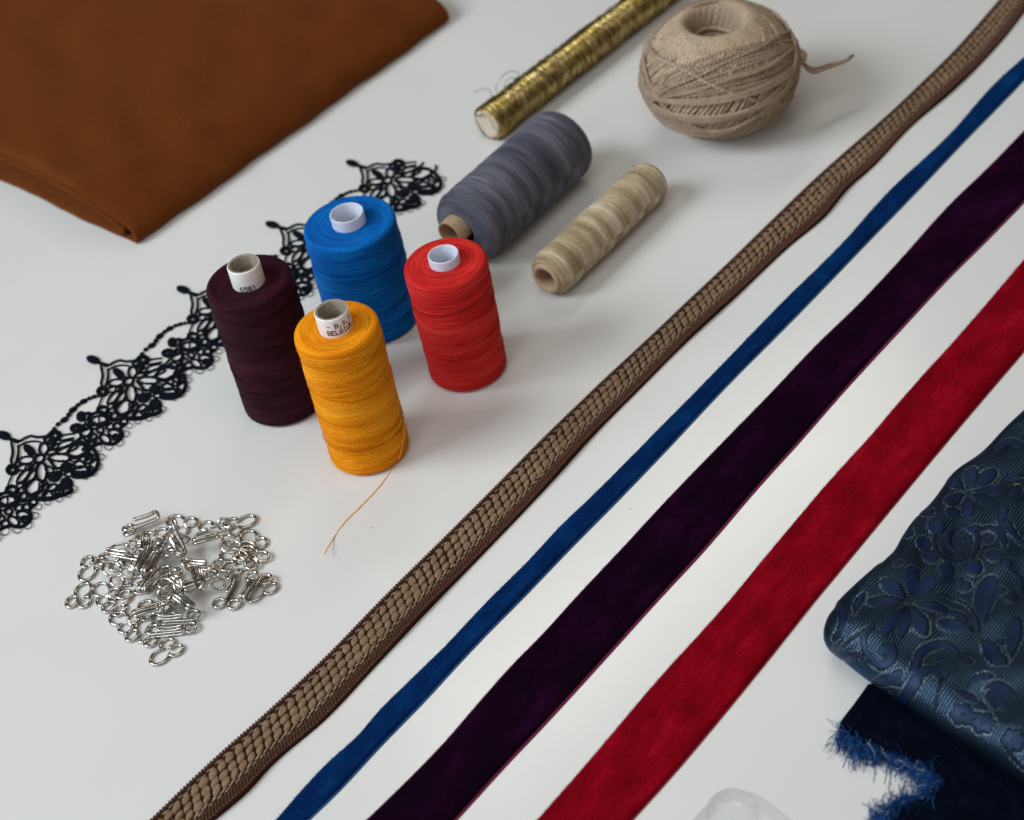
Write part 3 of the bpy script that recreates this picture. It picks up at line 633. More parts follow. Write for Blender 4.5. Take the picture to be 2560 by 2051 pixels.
rows = [(0.25, 0.0), (0.42, 0.5), (0.59, 0.0)]
for c, ph in rows:
    for k in range(int((S1 - S0) / pitch)):
        ss = S0 + (k + ph) * pitch + g.normal(0, .012); p = W_(ss, c + g.normal(0, .004), 0.17 + lift_at(ss, c)); wd = float(np.interp(ss, s, qr - ql))
        a = R_(4 + g.normal(0, 4)); u = d * math.cos(a) + nrm * math.sin(a); a2 = R_(34 + g.normal(0, 4)); v = nrm * math.cos(a2) - d * math.sin(a2)
        bt.ball(p, [u * 0.225 * g.uniform(.9, 1.08), v * wd * 0.096 * g.uniform(.9, 1.06), np.array([0, 0, 0.085 + g.normal(0, .010)]) + u * g.normal(0, .015)], 16, 9, sq=0.72)
for c, ph, lw in ((0.145, .3, .014), (0.115, .0, .012), (0.70, .2, .017), (0.74, .7, .015), (0.675, .55, .013)):
    for k in range(int((S1 - S0) / pitch)):
        ss = S0 + (k + ph) * pitch + g.normal(0, .03); wd = float(np.interp(ss, s, qr - ql)); p = W_(ss, c, 0.165 + lift_at(ss, c))
        bd.ball(p, [d * 0.17 * g.uniform(.75, 1.15), nrm * wd * lw, np.array([0, 0, 0.035])], 8, 6)
for c, side in ((0.02, 0), (0.06, 1), (0.79, 0), (0.845, 1), (0.90, 0), (0.955, 1)):
    step = 0.17
    for k in range(int((S1 - S0) / step)):
        ss = S0 + (k + 0.5 * side) * step; wd = float(np.interp(ss, s, qr - ql)); p = W_(ss, c, float(np.interp(c, cw[1:-1], zz[1:-1])) + lift_at(ss, c) + .005)
        a = R_(32 if side else -32); u = d * math.cos(a) + nrm * math.sin(a); v = np.cross((0, 0, 1), u)
        be.ball(p, [u * 0.10, v * 0.05, np.array([0, 0, 0.085])], 8, 6)
bt.build('bead_weave', TAN, braid, org)
bd.build('running_stitch', plain('pale_tan_stitch', (0.34, 0.25, 0.17), 0.55, var=0.3, vscale=(8, 8, 8)), braid, org)
be.build('twisted_border', plain('border_yarn', (0.105, 0.048, 0.032), 0.7, var=0.5, vscale=(10, 10, 10), Specular__IOR__Level=0.12), braid, org)

# ------------------------------------------------------------------ lace
LACE = plain('navy_lace_cord', (0.0022, 0.0042, 0.009), 0.85, var=0.5, vscale=(16, 16, 16), bump=0.03, Specular__IOR__Level=0.1)
LZ = lambda x, y: at(200 + x * 0.17371, 840 + y * 0.17371, 0.07)
tips = [(-10, 1092), (214.8, 902.5), (440, 727), (663, 565), (864, 411)]
tipw = [at(x, y, 0.07) for x, y in tips]
lace = thing('lace_trim', 'black crochet lace trim with scalloped floral edge running under the spools', 'lace', (tipw[1][0], tipw[1][1], 0))
O1 = np.array([tipw[1][0], tipw[1][1], 0.0])
g = np.random.default_rng(9)
CR = 0.063
def cord(b, pts, r=CR, closed=False, n=None, knob=0.16, zj=0.02):
    W = spline([LZ(x, y) for x, y in pts], n or max(14, 9 * len(pts)), closed)
    W[:, 2] += g.uniform(-zj, zj) + g.normal(0, 0.006, len(W))
    k = np.arange(len(W)); b.tube(W, r * (1 + knob * np.where(k % 2, 1, -1) + 0.06 * g.normal(0, 1, len(W))), 6, closed)
def ring(b, x, y, rx, ry, rot=0, r=CR, n=26, **k):
    a = np.linspace(0, 2 * PI, 12, endpoint=False); c, s_ = math.cos(R_(rot)), math.sin(R_(rot))
    cord(b, [(x + rx * math.cos(t) * c - ry * math.sin(t) * s_, y + rx * math.cos(t) * s_ + ry * math.sin(t) * c) for t in a], r, True, n, **k)
def blob(b, x, y, rx, ry, rot=0, h=0.075):
    rx, ry = rx * .84, ry * .84
    c, s_ = math.cos(R_(rot)), math.sin(R_(rot)); C_ = LZ(x, y)
    b.ball(C_, [LZ(x + rx * c, y + rx * s_) - C_, LZ(x - ry * s_, y + ry * c) - C_, np.array([0, 0, h])], 16, 9)
    for k in range(3): ring(b, x, y, rx * (1 - .28 * k), ry * (1 - .28 * k), rot, CR * .55, 22, knob=.3)
bm, bp, bc, bl = MB(), MB(), MB(), MB()
blob(bl, 190, 345, 112, 62, 17); cord(bl, [(280, 385), (330, 410), (400, 430)], .1)
# cords round the leaf tab
cord(bm, [(330, 400), (420, 420), (480, 385), (570, 355), (650, 370), (710, 368), (770, 360), (850, 320)], CR * .95, knob=.35)
cord(bm, [(410, 480), (520, 432), (640, 420), (720, 440)], CR * .85)
cord(bm, [(300, 440), (318, 520), (322, 600), (302, 680), (330, 740)], CR * .95, knob=.35); cord(bm, [(400, 480), (402, 580), (388, 660), (370, 720)], CR * .9, knob=.35)
for x, y, rx, ry in ((325, 800, 72, 62), (325, 800, 42, 36), (905, 345, 80, 60), (905, 345, 45, 34), (820, 400, 60, 40)): ring(bm, x, y, rx, ry, 0, CR * 1.25)
blob(bm, 555, 540, 110, 58, 38); blob(bm, 870, 430, 70, 50, 20)
# flower
ring(bm, 700, 655, 70, 52, -25, CR * 1.2)
for x, y, rx, ry, ro, r in ((755, 520, 62, 78, 5, 1.15), (985, 640, 150, 48, 2, 1.0), (735, 835, 72, 130, -4, 1.2), (515, 672, 105, 48, -6, .95), (480, 890, 120, 45, -48, 1.0), (590, 900, 115, 42, -58, 1.0),
                            (1240, 550, 160, 92, -18, 1.15), (640, 1030, 125, 100, -30, 1.2), (480, 770, 95, 40, -8, 1.0), (1010, 470, 170, 34, -18, .85), (1080, 535, 150, 36, -18, .85)): ring(bm, x, y, rx, ry, ro, CR * r)
cord(bm, [(820, 650), (880, 720), (930, 780), (1000, 770), (1060, 740)], CR * 1.1, knob=.4); cord(bm, [(1000, 345), (1090, 330), (1180, 322)], CR * .8); cord(bm, [(960, 420), (1080, 400), (1180, 380)], CR * .8)
# right scallop with its net filling
cord(bm, [(1150, 455), (1300, 440), (1420, 500), (1500, 620), (1512, 740), (1440, 850), (1300, 900), (1180, 890), (1160, 820)], CR * 1.6)
cord(bm, [(1100, 600), (1220, 625), (1350, 560), (1430, 500)], CR); cord(bm, [(1350, 570), (1440, 640), (1500, 680)], CR * .9); cord(bm, [(1220, 640), (1320, 715), (1430, 700), (1500, 640)], CR * .9)
cord(bm, [(1340, 620), (1330, 720), (1380, 810)], CR * .9); cord(bm, [(1430, 660), (1400, 760), (1450, 840)], CR * .9)
ring(bm, 1255, 730, 75, 50, 0, CR); ring(bm, 1290, 810, 110, 50, 0, CR * 1.1); ring(bm, 1240, 860, 75, 28, 0, CR * 1.2); blob(bm, 1080, 755, 95, 58, -10); blob(bm, 1300, 850, 120, 38, -5); cord(bm, [(1000, 800), (1080, 810), (1170, 800)], CR * 1.3)
# lower scallop
blob(bm, 920, 895, 105, 75, -20); blob(bm, 1085, 985, 100, 92, 10); ring(bm, 1085, 985, 55, 52, 0, CR * 1.1); blob(bm, 1000, 1030, 60, 50)
cord(bm, [(490, 960), (510, 1070), (590, 1150), (700, 1195), (850, 1195), (1000, 1150), (1110, 1115), (1170, 1060)], CR * 1.6)
for x, y, rx, ry, ro in ((775, 1035, 80, 38, -22), (715, 1125, 85, 45, -14), (850, 1130, 95, 42, -8), (885, 1040, 70, 40, -25), (985, 1085, 60, 40, 0)): ring(bm, x, y, rx, ry, ro, CR * .95)
# small rosette between scallops
ring(bm, -40, 1328, 88, 52, 0, CR * 1.5); ring(bm, -40, 1328, 50, 26, 0, CR * .8); cord(bm, [(1150, 450), (1230, 400), (1290, 330)], CR); cord(bm, [(1430, 500), (1480, 440), (1470, 380)], CR); blob(bm, 15, 1160, 75, 85, 20); cord(bm, [(60, 1130), (110, 1110), (150, 1120)], .08)
ring(bm, 330, 1072, 75, 48, 0, CR * 1.6); ring(bm, 270, 1195, 150, 95, -5, CR * 1.5); ring(bm, 270, 1205, 110, 55, -5, CR); cord(bm, [(262, 1150), (268, 1210), (275, 1260)], CR * .6); cord(bm, [(320, 880), (285, 960), (270, 1010)], CR * .7)
for x, y, rx, ry, ro in ((490, 1152, 52, 45, 0), (545, 1290, 75, 40, -12), (290, 1355, 50, 42, 0), (490, 1400, 88, 50, 12), (360, 1480, 85, 52, 32), (245, 1515, 55, 50, 0), (130, 1565, 75, 40, -22), (80, 1390, 85, 55, -30), (45, 1320, 85, 40, -12), (620, 1240, 60, 45, -30), (180, 1450, 60, 45, 0), (20, 1520, 60, 45, -20), (430, 1300, 60, 45, 0), (520, 1460, 50, 40, 0)): ring(bm, x, y, rx, ry, ro, CR * 1.0)
cord(bm, [(20, 1640), (130, 1610), (300, 1545), (450, 1560), (560, 1505), (605, 1420), (580, 1330), (650, 1260)], CR * 1.4); cord(bm, [(150, 1290), (170, 1400), (130, 1480), (60, 1550)], CR * 1.2); cord(bm, [(400, 1180), (470, 1220), (560, 1200), (660, 1180)], CR * 1.2)
cord(bm, [(60, 1560), (90, 1660), (110, 1727), (80, 1800)], CR * 1.5)
# filling loops between the larger figures
for x, y, rx, ry, ro in ((600, 600, 60, 36, 20), (560, 770, 60, 34, -20), (640, 760, 50, 40, -40), (860, 560, 80, 34, -20), (900, 500, 70, 30, -30), (1180, 660, 70, 34, 10), (840, 800, 60, 40, 30), (960, 860, 60, 36, 0), (760, 990, 60, 36, -20), (430, 1010, 50, 34, -30), (520, 1000, 40, 34, 0), (400, 1130, 60, 34, 0), (200, 1300, 60, 40, 0), (360, 1260, 60, 30, 0), (1390, 620, 50, 40, 0), (1410, 790, 46, 36, 0), (1120, 860, 70, 30, 0), (930, 1100, 60, 30, -10), (640, 1150, 44, 34, 0), (120, 1240, 50, 40, 0)): ring(bm, x, y, rx, ry, ro, CR * .8)
# picots along the outer edge
for x, y, rx, ry in ((1190, 1062, 46, 45), (1112, 1130, 46, 42), (985, 1180, 54, 48), (830, 1228, 44, 44), (700, 1295, 56, 40), (655, 1410, 52, 42), (560, 1530, 62, 56), (413, 1585, 62, 56), (248, 1612, 62, 56), (1560, 635, 46, 38), (1525, 760, 44, 44), (1350, 893, 46, 40), (1455, 850, 46, 36), (150, 1700, 56, 50)):
    ring(bp, x, y, rx, ry, -10, 0.021, 26, knob=.12)
# beaded chain to the next scallop
cord(bc, [(860, 310), (890, 258), (940, 200), (1030, 135), (1085, 75), (1130, 10), (1200, -55), (1270, -100), (1340, -140), (1430, -165), (1540, -185), (1620, -190)], CR * .42, n=60, knob=.3)
for x, y, rx, ry, ro in ((890, 258, 30, 26, 0), (945, 198, 36, 28, -30), (1030, 138, 72, 42, -25), (1090, 72, 38, 34, 0), (1145, 0, 76, 46, -30), (1215, -62, 34, 28, 0), (1290, -110, 72, 40, -22), (1375, -150, 32, 26, 0), (1440, -170, 40, 28, -10), (1510, -182, 28, 22, 0), (1570, -188, 26, 22, 0)): blob(bc, x, y, rx * .86, ry * .8, ro, .07)
first = None
for k, tw_ in enumerate([tipw[1], tipw[0], tipw[2], tipw[3], tipw[4]]):
    if first is None:
        mo = bm.build('floral_scallop', LACE, lace, O1); kids = [bl.build('leaf_tab', LACE, mo, O1), bp.build('picot_loops', LACE, mo, O1), bc.build('beaded_chain', LACE, mo, O1)]
        first = mo
    else:
        c = first.copy(); COL.objects.link(c); c.parent = lace
        dlt = (tw_ - tipw[1]); c.location = Vector(dlt) * U; c.rotation_euler = (0, 0, R_([0, 1, -1.5, 1.5, -2][k]))
        for q in kids:
            if k == 4 and q.name.startswith('beaded_chain'): continue
            e_ = q.copy(); COL.objects.link(e_); e_.parent = c

# ------------------------------------------------------------------ hooks and eyes
m = NT('nickel_wire')
m.p(Base__Color=m.ramp(m.noise(m.coord((8, 2, 1)), 1, 2), [(0.3, (0.47, 0.44, 0.40)), (0.7, (0.57, 0.545, 0.51))]), Metallic=1.0, Roughness=0.14)
NICK = m.m
AZ = lambda x, y, z=0.0: at(140 + x * 0.2783, 1250 + y * 0.2783, z)
K = ppc(AZ(1000, 800))
WR = 4.1 / K; RB = 20.5 / K; RE = 15.0 / K
def arc(c, r, a0, a1, n): 
    a = np.linspace(R_(a0), R_(a1), n); return np.stack([c[0] + r * np.cos(a), c[1] + r * np.sin(a), 0 * a], -1)
def eye_path():
    dx = RE + WR * 0.55; dy = math.sqrt((RB + RE) ** 2 - dx ** 2); B = (0, dy * .5); Er = (dx, -dy * .5); El = (-dx, -dy * .5)
    ar = math.degrees(math.atan2(Er[1] - B[1], Er[0] - B[0]))       # from big loop centre to right eyelet
    right = arc(Er, RE, ar + 180, ar + 180 - 325, 34)               # clockwise round the eyelet
    big = arc(B, RB, 180 - ar - 360 + 360, ar + 360, 52) if False else arc(B, RB, ar, 180 - ar, 52)
    left = arc(El, RE, -ar, -ar + 325, 34)
    P = np.vstack([right[::-1], big[1:-1], left])
    P[:, 2] = WR + 0.0; P[:, 1] *= 1.22
    k = np.linspace(0, 1, len(P)); P[:, 2] += WR * 1.1 * (np.maximum(0, 0.06 - k) + np.maximum(0, k - 0.94)) / 0.06
    return P
def hook_path():
    L = 84.0 / K; g_ = WR * 1.15; zb = 21.0 / K; lb = 58.0 / K
    eye = arc((0, g_ + RE), RE, -90 - 320, -90, 34)                  # eyelet, ending where it runs into the shank
    sh = np.array([(x, g_, 0) for x in np.linspace(0.1 * L, L - zb / 2, 10)])
    a = np.linspace(-PI / 2, PI / 2, 14)[1:-1]; bend = np.stack([L - zb / 2 + zb / 2 * np.cos(a), 0 * a + g_, zb / 2 + zb / 2 * np.sin(a)], -1)
    bill = np.array([(x, g_, zb - 0.12 * zb * math.sin((L - x) / lb * PI)) for x in np.linspace(L - zb / 2, L - lb, 10)])
    a = np.linspace(PI / 2, PI, 8)[1:]; tip = np.stack([L - lb + g_ * np.cos(a), g_ * np.sin(a), 0 * a + zb], -1)
    half = np.vstack([eye, sh, bend, bill, tip]); oth = half[::-1][1:] * [1, -1, 1]
    P = np.vstack([half, oth]); P[:, 0] -= L * 0.42; P[:, 2] += WR
    return P
b = MB(); b.tube(eye_path(), WR, 8); proto_eye = b.build('wire_eye', NICK)
b = MB(); b.tube(hook_path(), WR, 8); proto_hook = b.build('wire_hook', NICK)
def put(proto, first, A, B_, z, roll, pitch, label, group, cat):
    o = proto if first else proto.copy()
    if not first: COL.objects.link(o)
    pa, pb = AZ(*A, z), AZ(*B_, z); c = (pa + pb) / 2; dv = pb - pa; az = math.atan2(dv[1], dv[0])
    if proto is proto_eye: az -= PI / 2
    Rm = Matrix.Rotation(az, 4, 'Z') @ (Matrix.Rotation(R_(pitch), 4, 'Y') @ Matrix.Rotation(R_(roll), 4, 'X'))
    # rest its lowest point on height z
    co = np.array([(Rm @ v.co)[2] for v in proto.data.vertices]); zz = z * U - co.min() + 0.00005
    Rm.translation = Vector((c[0] * U, c[1] * U, zz)); o.matrix_world = Rm
    tag(o, label, cat, group)
    return o
# (eyelets end, loop end, height, roll, pitch, label): zoomed photo positions
EYES = [((1175, 250), (1075, 205), .0, 0, 0, 'silver wire eye at the top of the heap, right of the outlying hook'),
 ((1345, 290), (1460, 285), .0, 0, 0, 'silver wire eye in the top row, between two other eyes'),
 ((1590, 255), (1715, 205), .02, 0, 0, 'silver wire eye at the upper right corner of the heap'),
 ((1790, 425), (1735, 345), .0, 0, 0, 'upper of the two linked wire eyes on the right edge'),
 ((1815, 560), (1725, 490), .08, 4, 0, 'lower of the two linked wire eyes on the right edge'),
 ((1580, 640), (1690, 585), .02, 0, 0, 'silver wire eye just right of the bright hook that points left'),
 ((345, 565), (280, 680), .0, 0, 0, 'silver wire eye at the upper left edge, loop pointing towards the camera'),
 ((205, 930), (250, 825), .0, 0, 0, 'leftmost silver wire eye of the heap, both eyelets towards the camera'),
 ((485, 890), (405, 815), .0, 0, 0, 'silver wire eye overlapping the leftmost eye'),
 ((520, 1000), (620, 880), .0, 0, 0, 'silver wire eye with two separate eyelets below the left part of the heap'),
 ((665, 1120), (575, 1080), .0, 0, 0, 'silver wire eye at the lower left edge, open loop to the left'),
 ((745, 1235), (800, 1130), .0, 0, 0, 'silver wire eye mostly covered by the lowest hook'),
 ((1045, 1335), (935, 1425), .0, 0, 0, 'lowest silver wire eye, nearest the camera, below the hooks'),
 ((620, 720), (500, 650), .1, 12, 0, 'silver wire eye inside the left edge, partly under another eye'),
 ((560, 560), (480, 545), .0, 0, 0, 'silver wire eye between the upper left eye and the dark flat hook'),
 ((930, 350), (810, 355), .0, 0, 0, 'silver wire eye under the outlying hook at the top left'),
 ((1700, 480), (1570, 450), .15, 10, 0, 'silver wire eye standing on another eye, left of the linked pair'),
 ((1690, 490), (1570, 500), .0, 0, 0, 'silver wire eye lying under the raised eye, left of the linked pair'),
 ((1130, 470), (1030, 420), .15, -20, 10, 'tilted silver wire eye buried in the upper middle of the heap'),
 ((700, 460), (600, 480), .1, 10, 0, 'silver wire eye behind the dark flat hook on the upper left'),
 ((740, 780), (640, 830), .0, 0, 0, 'silver wire eye left of the two long crossed hooks'),
 ((1070, 960), (1010, 880), .1, -25, 0, 'tilted silver wire eye below the middle of the heap'),
 ((830, 1000), (920, 985), .0, 0, 0, 'silver wire eye lying behind the short dark hook near the bottom'),
 ((1880, 790), (1800, 850), .0, 0, 0, 'silver wire eye under the hook on the far right'),]
HOOKS = [((650, 325), (930, 215), .0, -22, 0, 'silver wire hook lying apart at the top left of the heap'),
 ((1080, 290), (1220, 550), .35, 75, 14, 'steep silver wire hook leaning in the upper middle'),
 ((1600, 350), (1270, 440), .15, -60, 0, 'long silver wire hook in the upper right, bill turned sideways'),
 ((905, 420), (745, 690), .42, 15, 6, 'upper of the two parallel hooks slanting down left in the middle'),
 ((1000, 450), (815, 700), .38, 10, 6, 'lower of the two parallel hooks slanting down left in the middle'),
 ((970, 580), (765, 890), .30, 0, 2, 'long silver wire hook with its bill on top, pointing down left'),
 ((1080, 660), (830, 900), .12, 20, 0, 'silver wire hook just right of the long one that points down left'),
 ((790, 570), (825, 370), .22, 0, 0, 'short looking silver hook pointing away, upper left of middle'),
 ((750, 560), (530, 520), .12, -20, 0, 'dark flat silver hook pointing left on the upper left side'),
 ((1450, 640), (1200, 605), .10, 0, 0, 'bright silver hook pointing left with both round eyelets open'),
 ((990, 700), (1240, 850), .32, 0, 4, 'bright thick looking hook slanting down right in the centre'),
 ((1060, 850), (1320, 1060), .15, 50, 0, 'silver hook slanting down right below the centre'),
 ((1500, 800), (1210, 900), .20, 100, 0, 'silver hook on its side right of the centre'),
 ((1240, 700), (1300, 880), .40, -60, 0, 'upright looking silver hook bridging the centre right'),
 ((1520, 985), (1640, 715), .02, 0, 0, 'dark silver hook on the right, round eyelets towards the camera'),
 ((1850, 680), (1690, 930), .15, 0, 0, 'rightmost silver hook, bill towards the camera'),
 ((1250, 1100), (955, 1115), .10, 0, 0, 'bright silver hook near the bottom, pointing left'),
 ((820, 1235), (1160, 1200), .02, 0, 0, 'lowest silver hook, pointing right above the nearest eye'),
 ((1010, 1000), (790, 1070), .05, -60, 0, 'short dark hook above the lower hooks'),]
for k, (A, B_, z, ro, pi_, lb) in enumerate(EYES): put(proto_eye, k == 0, A, B_, z, ro, pi_, lb, 'wire eyes in the heap of hooks and eyes', 'eye fastener')
for k, (A, B_, z, ro, pi_, lb) in enumerate(HOOKS): put(proto_hook, k == 0, A, B_, z, ro, pi_, lb, 'wire hooks in the heap of hooks and eyes', 'hook fastener')

# ------------------------------------------------------------------ navy brocade
side_px = [(2088, 1494), (2104, 1472), (2169, 1424), (2225, 1375), (2266, 1318), (2355, 1205), (2388, 1168), (2473, 1099), (2566, 1010), (2766, 802)]
front_px = [(2086, 1546), (2121, 1576), (2185, 1624), (2312, 1711), (2392, 1761), (2472, 1814), (2574, 1881), (2774, 2006), (2974, 2126)]
RHO, ZB = 1.16, 0.20
sw = np.array([at(x, y, 1.35) for x, y in side_px]); fwp = np.array([at(x, y, ZB + RHO) for x, y in front_px])
na, nb = 430, 470
def arcl(P, n, L=None):
    p = spline(P, 400); l = np.concatenate([[0], np.cumsum(np.linalg.norm(np.diff(p, axis=0), axis=1))]); t = np.linspace(0, L or l[-1], n)
    return np.stack([np.interp(t, l, p[:, i]) for i in range(3)], -1), t
FR, ta = arcl(fwp, na, 15.0)
SD, _ = arcl(sw, 400)
fdir = FR[-1] - FR[0]; fdir /= np.linalg.norm(fdir); nout = np.array([fdir[1], -fdir[0], 0]);
if nout @ (FR[0] - SD[-1]) < 0: nout = -nout
# cross-section of the fold: underside, round front, gently rising top
arcn = PI * RHO
bb_ = np.concatenate([np.linspace(-2.5, 0, 30)[:-1], np.linspace(0, arcn, 190)[:-1], arcn + np.linspace(0, 15, nb - 29 - 189)])
SL = np.concatenate([[0], np.cumsum(np.linalg.norm(np.diff(SD, axis=0), axis=1))])
P = np.zeros((na, nb, 3))
K0 = SD[0].copy(); K0[2] = 0
for j, v in enumerate(bb_):
    if v <= 0: off, zz_, back = 0.0, ZB, -v
    elif v < arcn:
        a = v / RHO; off, zz_, back = RHO * math.sin(a), ZB + RHO - RHO * math.cos(a), 0.0
    else: off, zz_, back = 0.0, ZB + 2 * RHO + 0.35 * (1 - math.exp(-(v - arcn) / 2.5)), v - arcn
    sp = np.array([np.interp(back, SL, SD[:, i]) for i in range(2)]) - SD[0, :2]
    base = FR[:, :2] + sp[None]
    rnd = np.sqrt(np.clip(1 - (1 - np.clip(ta / 0.9, 0, 1)) ** 2, 0, 1))     # the side fold closes the roll at its end
    offs = off * (0.3 + 0.7 * rnd)
    P[:, j, 0] = base[:, 0] + nout[0] * offs; P[:, j, 1] = base[:, 1] + nout[1] * offs
    zlow = 0.75
    wv = 0.12 * np.sin(0.8 * ta + 0.5 * back) + 0.09 * np.sin(1.7 * ta - 0.9 * back + 1 - 0.8 * max(0, v)) + 0.035 * np.sin(3.9 * ta + 1.3 * back + 0.7 * v)
    P[:, j, 2] = zlow + (zz_ + wv * min(1, max(0, v / arcn)) - zlow) * (0.62 + 0.38 * rnd)
UVb = np.stack([np.repeat(ta[:, None], nb, 1), np.repeat(bb_[None], na, 0)], -1)
# woven motifs: traced from the cloth, kept as distances in the cloth's own plane
pix = proj(P.reshape(-1, 3)); vis = (UVb.reshape(-1, 2)[:, 1] > 0.2)
pv = pix.copy(); pv[~vis] = 1e6
UVf = UVb.reshape(-1, 2)
def uv_of(x, y):
    i = np.argmin((pv[:, 0] - x) ** 2 + (pv[:, 1] - y) ** 2); return UVf[i]
Zc = lambda x, y: uv_of(1960 + 0.4054 * x, 1000 + 0.4054 * y)
Wc = lambda x, y: uv_of(1700 + 0.3989 * x, 1500 + 0.3989 * y)
PX = 1.0 / 54.0
shapes = []   # (polyline uv, width per point)
def stroke(cf, pts, w0, w1=None, prof=None, sc=.405):
    q = spline([cf(x, y) for x, y in pts], 10 * len(pts)); t = np.linspace(0, 1, len(q))
    wd = w0 + ((w1 if w1 is not None else w0) - w0) * t
    if prof == 'leaf': wd = w0 * 0.98 * np.maximum(0.10, np.sin(PI * np.clip(t, 0.03, .985) ** 1.45) ** 0.75)
    shapes.append((q, wd * sc * PX * 1.05))
for tp, wd in (((790, 1030), 44), ((930, 1100), 46), ((1010, 1300), 36), ((865, 1445), 42), ((715, 1465), 36), ((590, 1450), 34), ((515, 1250), 40), ((610, 1115), 42)):
    c = np.array([775, 1240.]); tpv = np.array(tp, float); stroke(Zc, [c + (tpv - c) * k for k in (.12, .4, .7, 1)], wd, prof='leaf')
stroke(Zc, [(545, 1395), (495, 1470), (515, 1570), (590, 1640), (660, 1605), (665, 1545), (620, 1545)], 16, 30)
stroke(Zc, [(325, 1260), (365, 1330), (350, 1420), (310, 1470)], 30, 18); stroke(Zc, [(380, 1560), (430, 1580), (475, 1590)], 22, 14); stroke(Zc, [(320, 1520), (350, 1540), (400, 1490), (520, 1410)], 14, 8)
stroke(Zc, [(800, 1660), (830, 1585), (900, 1525), (990, 1510), (1055, 1565)], 26, 22); stroke(Zc, [(1105, 1615), (1125, 1615)], 26)
stroke(Zc, [(1240, 1390), (1225, 1290), (1250, 1190), (1290, 1100)], 62, prof='leaf'); stroke(Zc, [(1180, 1440), (1070, 1400), (950, 1375)], 40, prof='leaf'); stroke(Zc, [(1215, 1470), (1270, 1540), (1310, 1640)], 40, prof='leaf'); stroke(Zc, [(1400, 1600), (1410, 1480), (1440, 1360)], 40, prof='leaf')
stroke(Zc, [(1200, 1440), (1180, 1340), (1100, 1250), (950, 1200)], 8)
an = np.linspace(0, 2 * PI * 1.6, 16); stroke(Zc, [(1080 + (25 + 14 * a) * math.cos(a), 870 + (25 + 14 * a) * math.sin(a)) for a in an], 20, 14)
for x, y, r in ((935, 780, 46), (860, 890, 42), (905, 965, 46), (1000, 1050, 42), (1170, 1030, 46), (1290, 960, 40), (760, 820, 34), (1040, 700, 40), (880, 690, 40)): stroke(Zc, [(x - 6, y), (x + 6, y)], r)
for tp in ((1000, 640), (1130, 720), (1290, 640), (1350, 560), (1010, 480), (1160, 430), (1300, 440)):
    c = np.array([1130, 570.]); tpv = np.array(tp, float); stroke(Zc, [c + (tpv - c) * k for k in (.15, .45, .75, 1)], 40, prof='leaf')
stroke(Zc, [(1330, 300), (1400, 260), (1500, 300)], 30, 20); stroke(Zc, [(1380, 760), (1440, 860), (1520, 920)], 20); stroke(Zc, [(1350, 680), (1340, 760), (1400, 830)], 30, 14)
stroke(Wc, [(1430, 640), (1450, 560), (1500, 470), (1570, 440), (1610, 470)], 36, 22); stroke(Wc, [(1215, 480), (1290, 500), (1385, 530)], 34, prof='leaf'); stroke(Wc, [(1600, 680), (1610, 590), (1650, 500), (1740, 440)], 9)
for cx_, cy_ in ((1770, 720), (1900, 770), (1990, 620), (2090, 880)):
    for a in np.linspace(0, 2 * PI, 7)[:-1]: stroke(Wc, [(cx_ + 14 * math.cos(a), cy_ + 14 * math.sin(a)), (cx_ + 40 * math.cos(a), cy_ + 34 * math.sin(a)), (cx_ + 66 * math.cos(a), cy_ + 56 * math.sin(a))], 26, prof='leaf')
stroke(Wc, [(2040, 900), (2080, 980), (2150, 1050)], 12); stroke(Wc, [(1900, 300), (1960, 350), (2040, 400)], 38, prof='leaf'); stroke(Wc, [(2090, 300), (2080, 220), (2120, 120)], 40, prof='leaf')
stroke(Wc, [(1330, 600), (1400, 660), (1520, 730)], 20, 10); stroke(Wc, [(1640, 860), (1720, 900), (1830, 990)], 22, 12)
for x, y, r in ((660, 960, 26), (700, 1010, 20), (560, 1010, 22), (1120, 1150, 26), (1080, 1120, 18), (1370, 1010, 30), (1330, 1180, 24), (1400, 1220, 30), (1180, 800, 24), (1250, 860, 30), (1420, 560, 34), (960, 1600, 18), (700, 1690, 22), (1330, 1500, 20)): stroke(Zc, [(x - 8, y + 4), (x + 8, y - 4)], r)
for p_ in ([(1180, 820), (1260, 790), (1340, 830), (1360, 920)], [(880, 1180), (960, 1120), (1060, 1120)], [(700, 880), (740, 800), (820, 740)], [(1380, 1040), (1440, 1100), (1450, 1200)], [(960, 1330), (1040, 1320), (1130, 1370)], [(1300, 560), (1380, 480), (1470, 470)], [(430, 1330), (450, 1260), (500, 1190)]): stroke(Zc, p_, 22, prof='leaf')
for p_ in ([(1780, 560), (1850, 500), (1960, 480)], [(1700, 560), (1780, 600), (1860, 640)], [(1900, 560), (2000, 540), (2100, 600)], [(1480, 800), (1560, 830), (1620, 900)]): stroke(Wc, p_, 24, prof='leaf')
D = np.full((na, nb), 9.0); TT = np.zeros((na, nb)); run = 0.0
for q, wd in shapes:
    lo = q.min(0) - wd.max() - .3; hi = q.max(0) + wd.max() + .3
    ia = np.where((ta > lo[0]) & (ta < hi[0]))[0]; ib = np.where((bb_ > lo[1]) & (bb_ < hi[1]))[0]
    if not len(ia) or not len(ib): continue
    G = UVb[ia[0]:ia[-1] + 1, ib[0]:ib[-1] + 1]
    dist = np.hypot(G[..., None, 0] - q[:, 0], G[..., None, 1] - q[:, 1]) - wd
    k = dist.argmin(-1); dm = dist.min(-1)
    cur = D[ia[0]:ia[-1] + 1, ib[0]:ib[-1] + 1]; upd = dm < cur
    cur[upd] = dm[upd]; TT[ia[0]:ia[-1] + 1, ib[0]:ib[-1] + 1][upd] = (k + run)[upd]; run += len(q)
nj = 0.012 * np.sin(37 * UVb[..., 0]) * np.sin(41 * UVb[..., 1])
D = D + nj
pat = 1 - sstep(D, -0.015, 0.02)
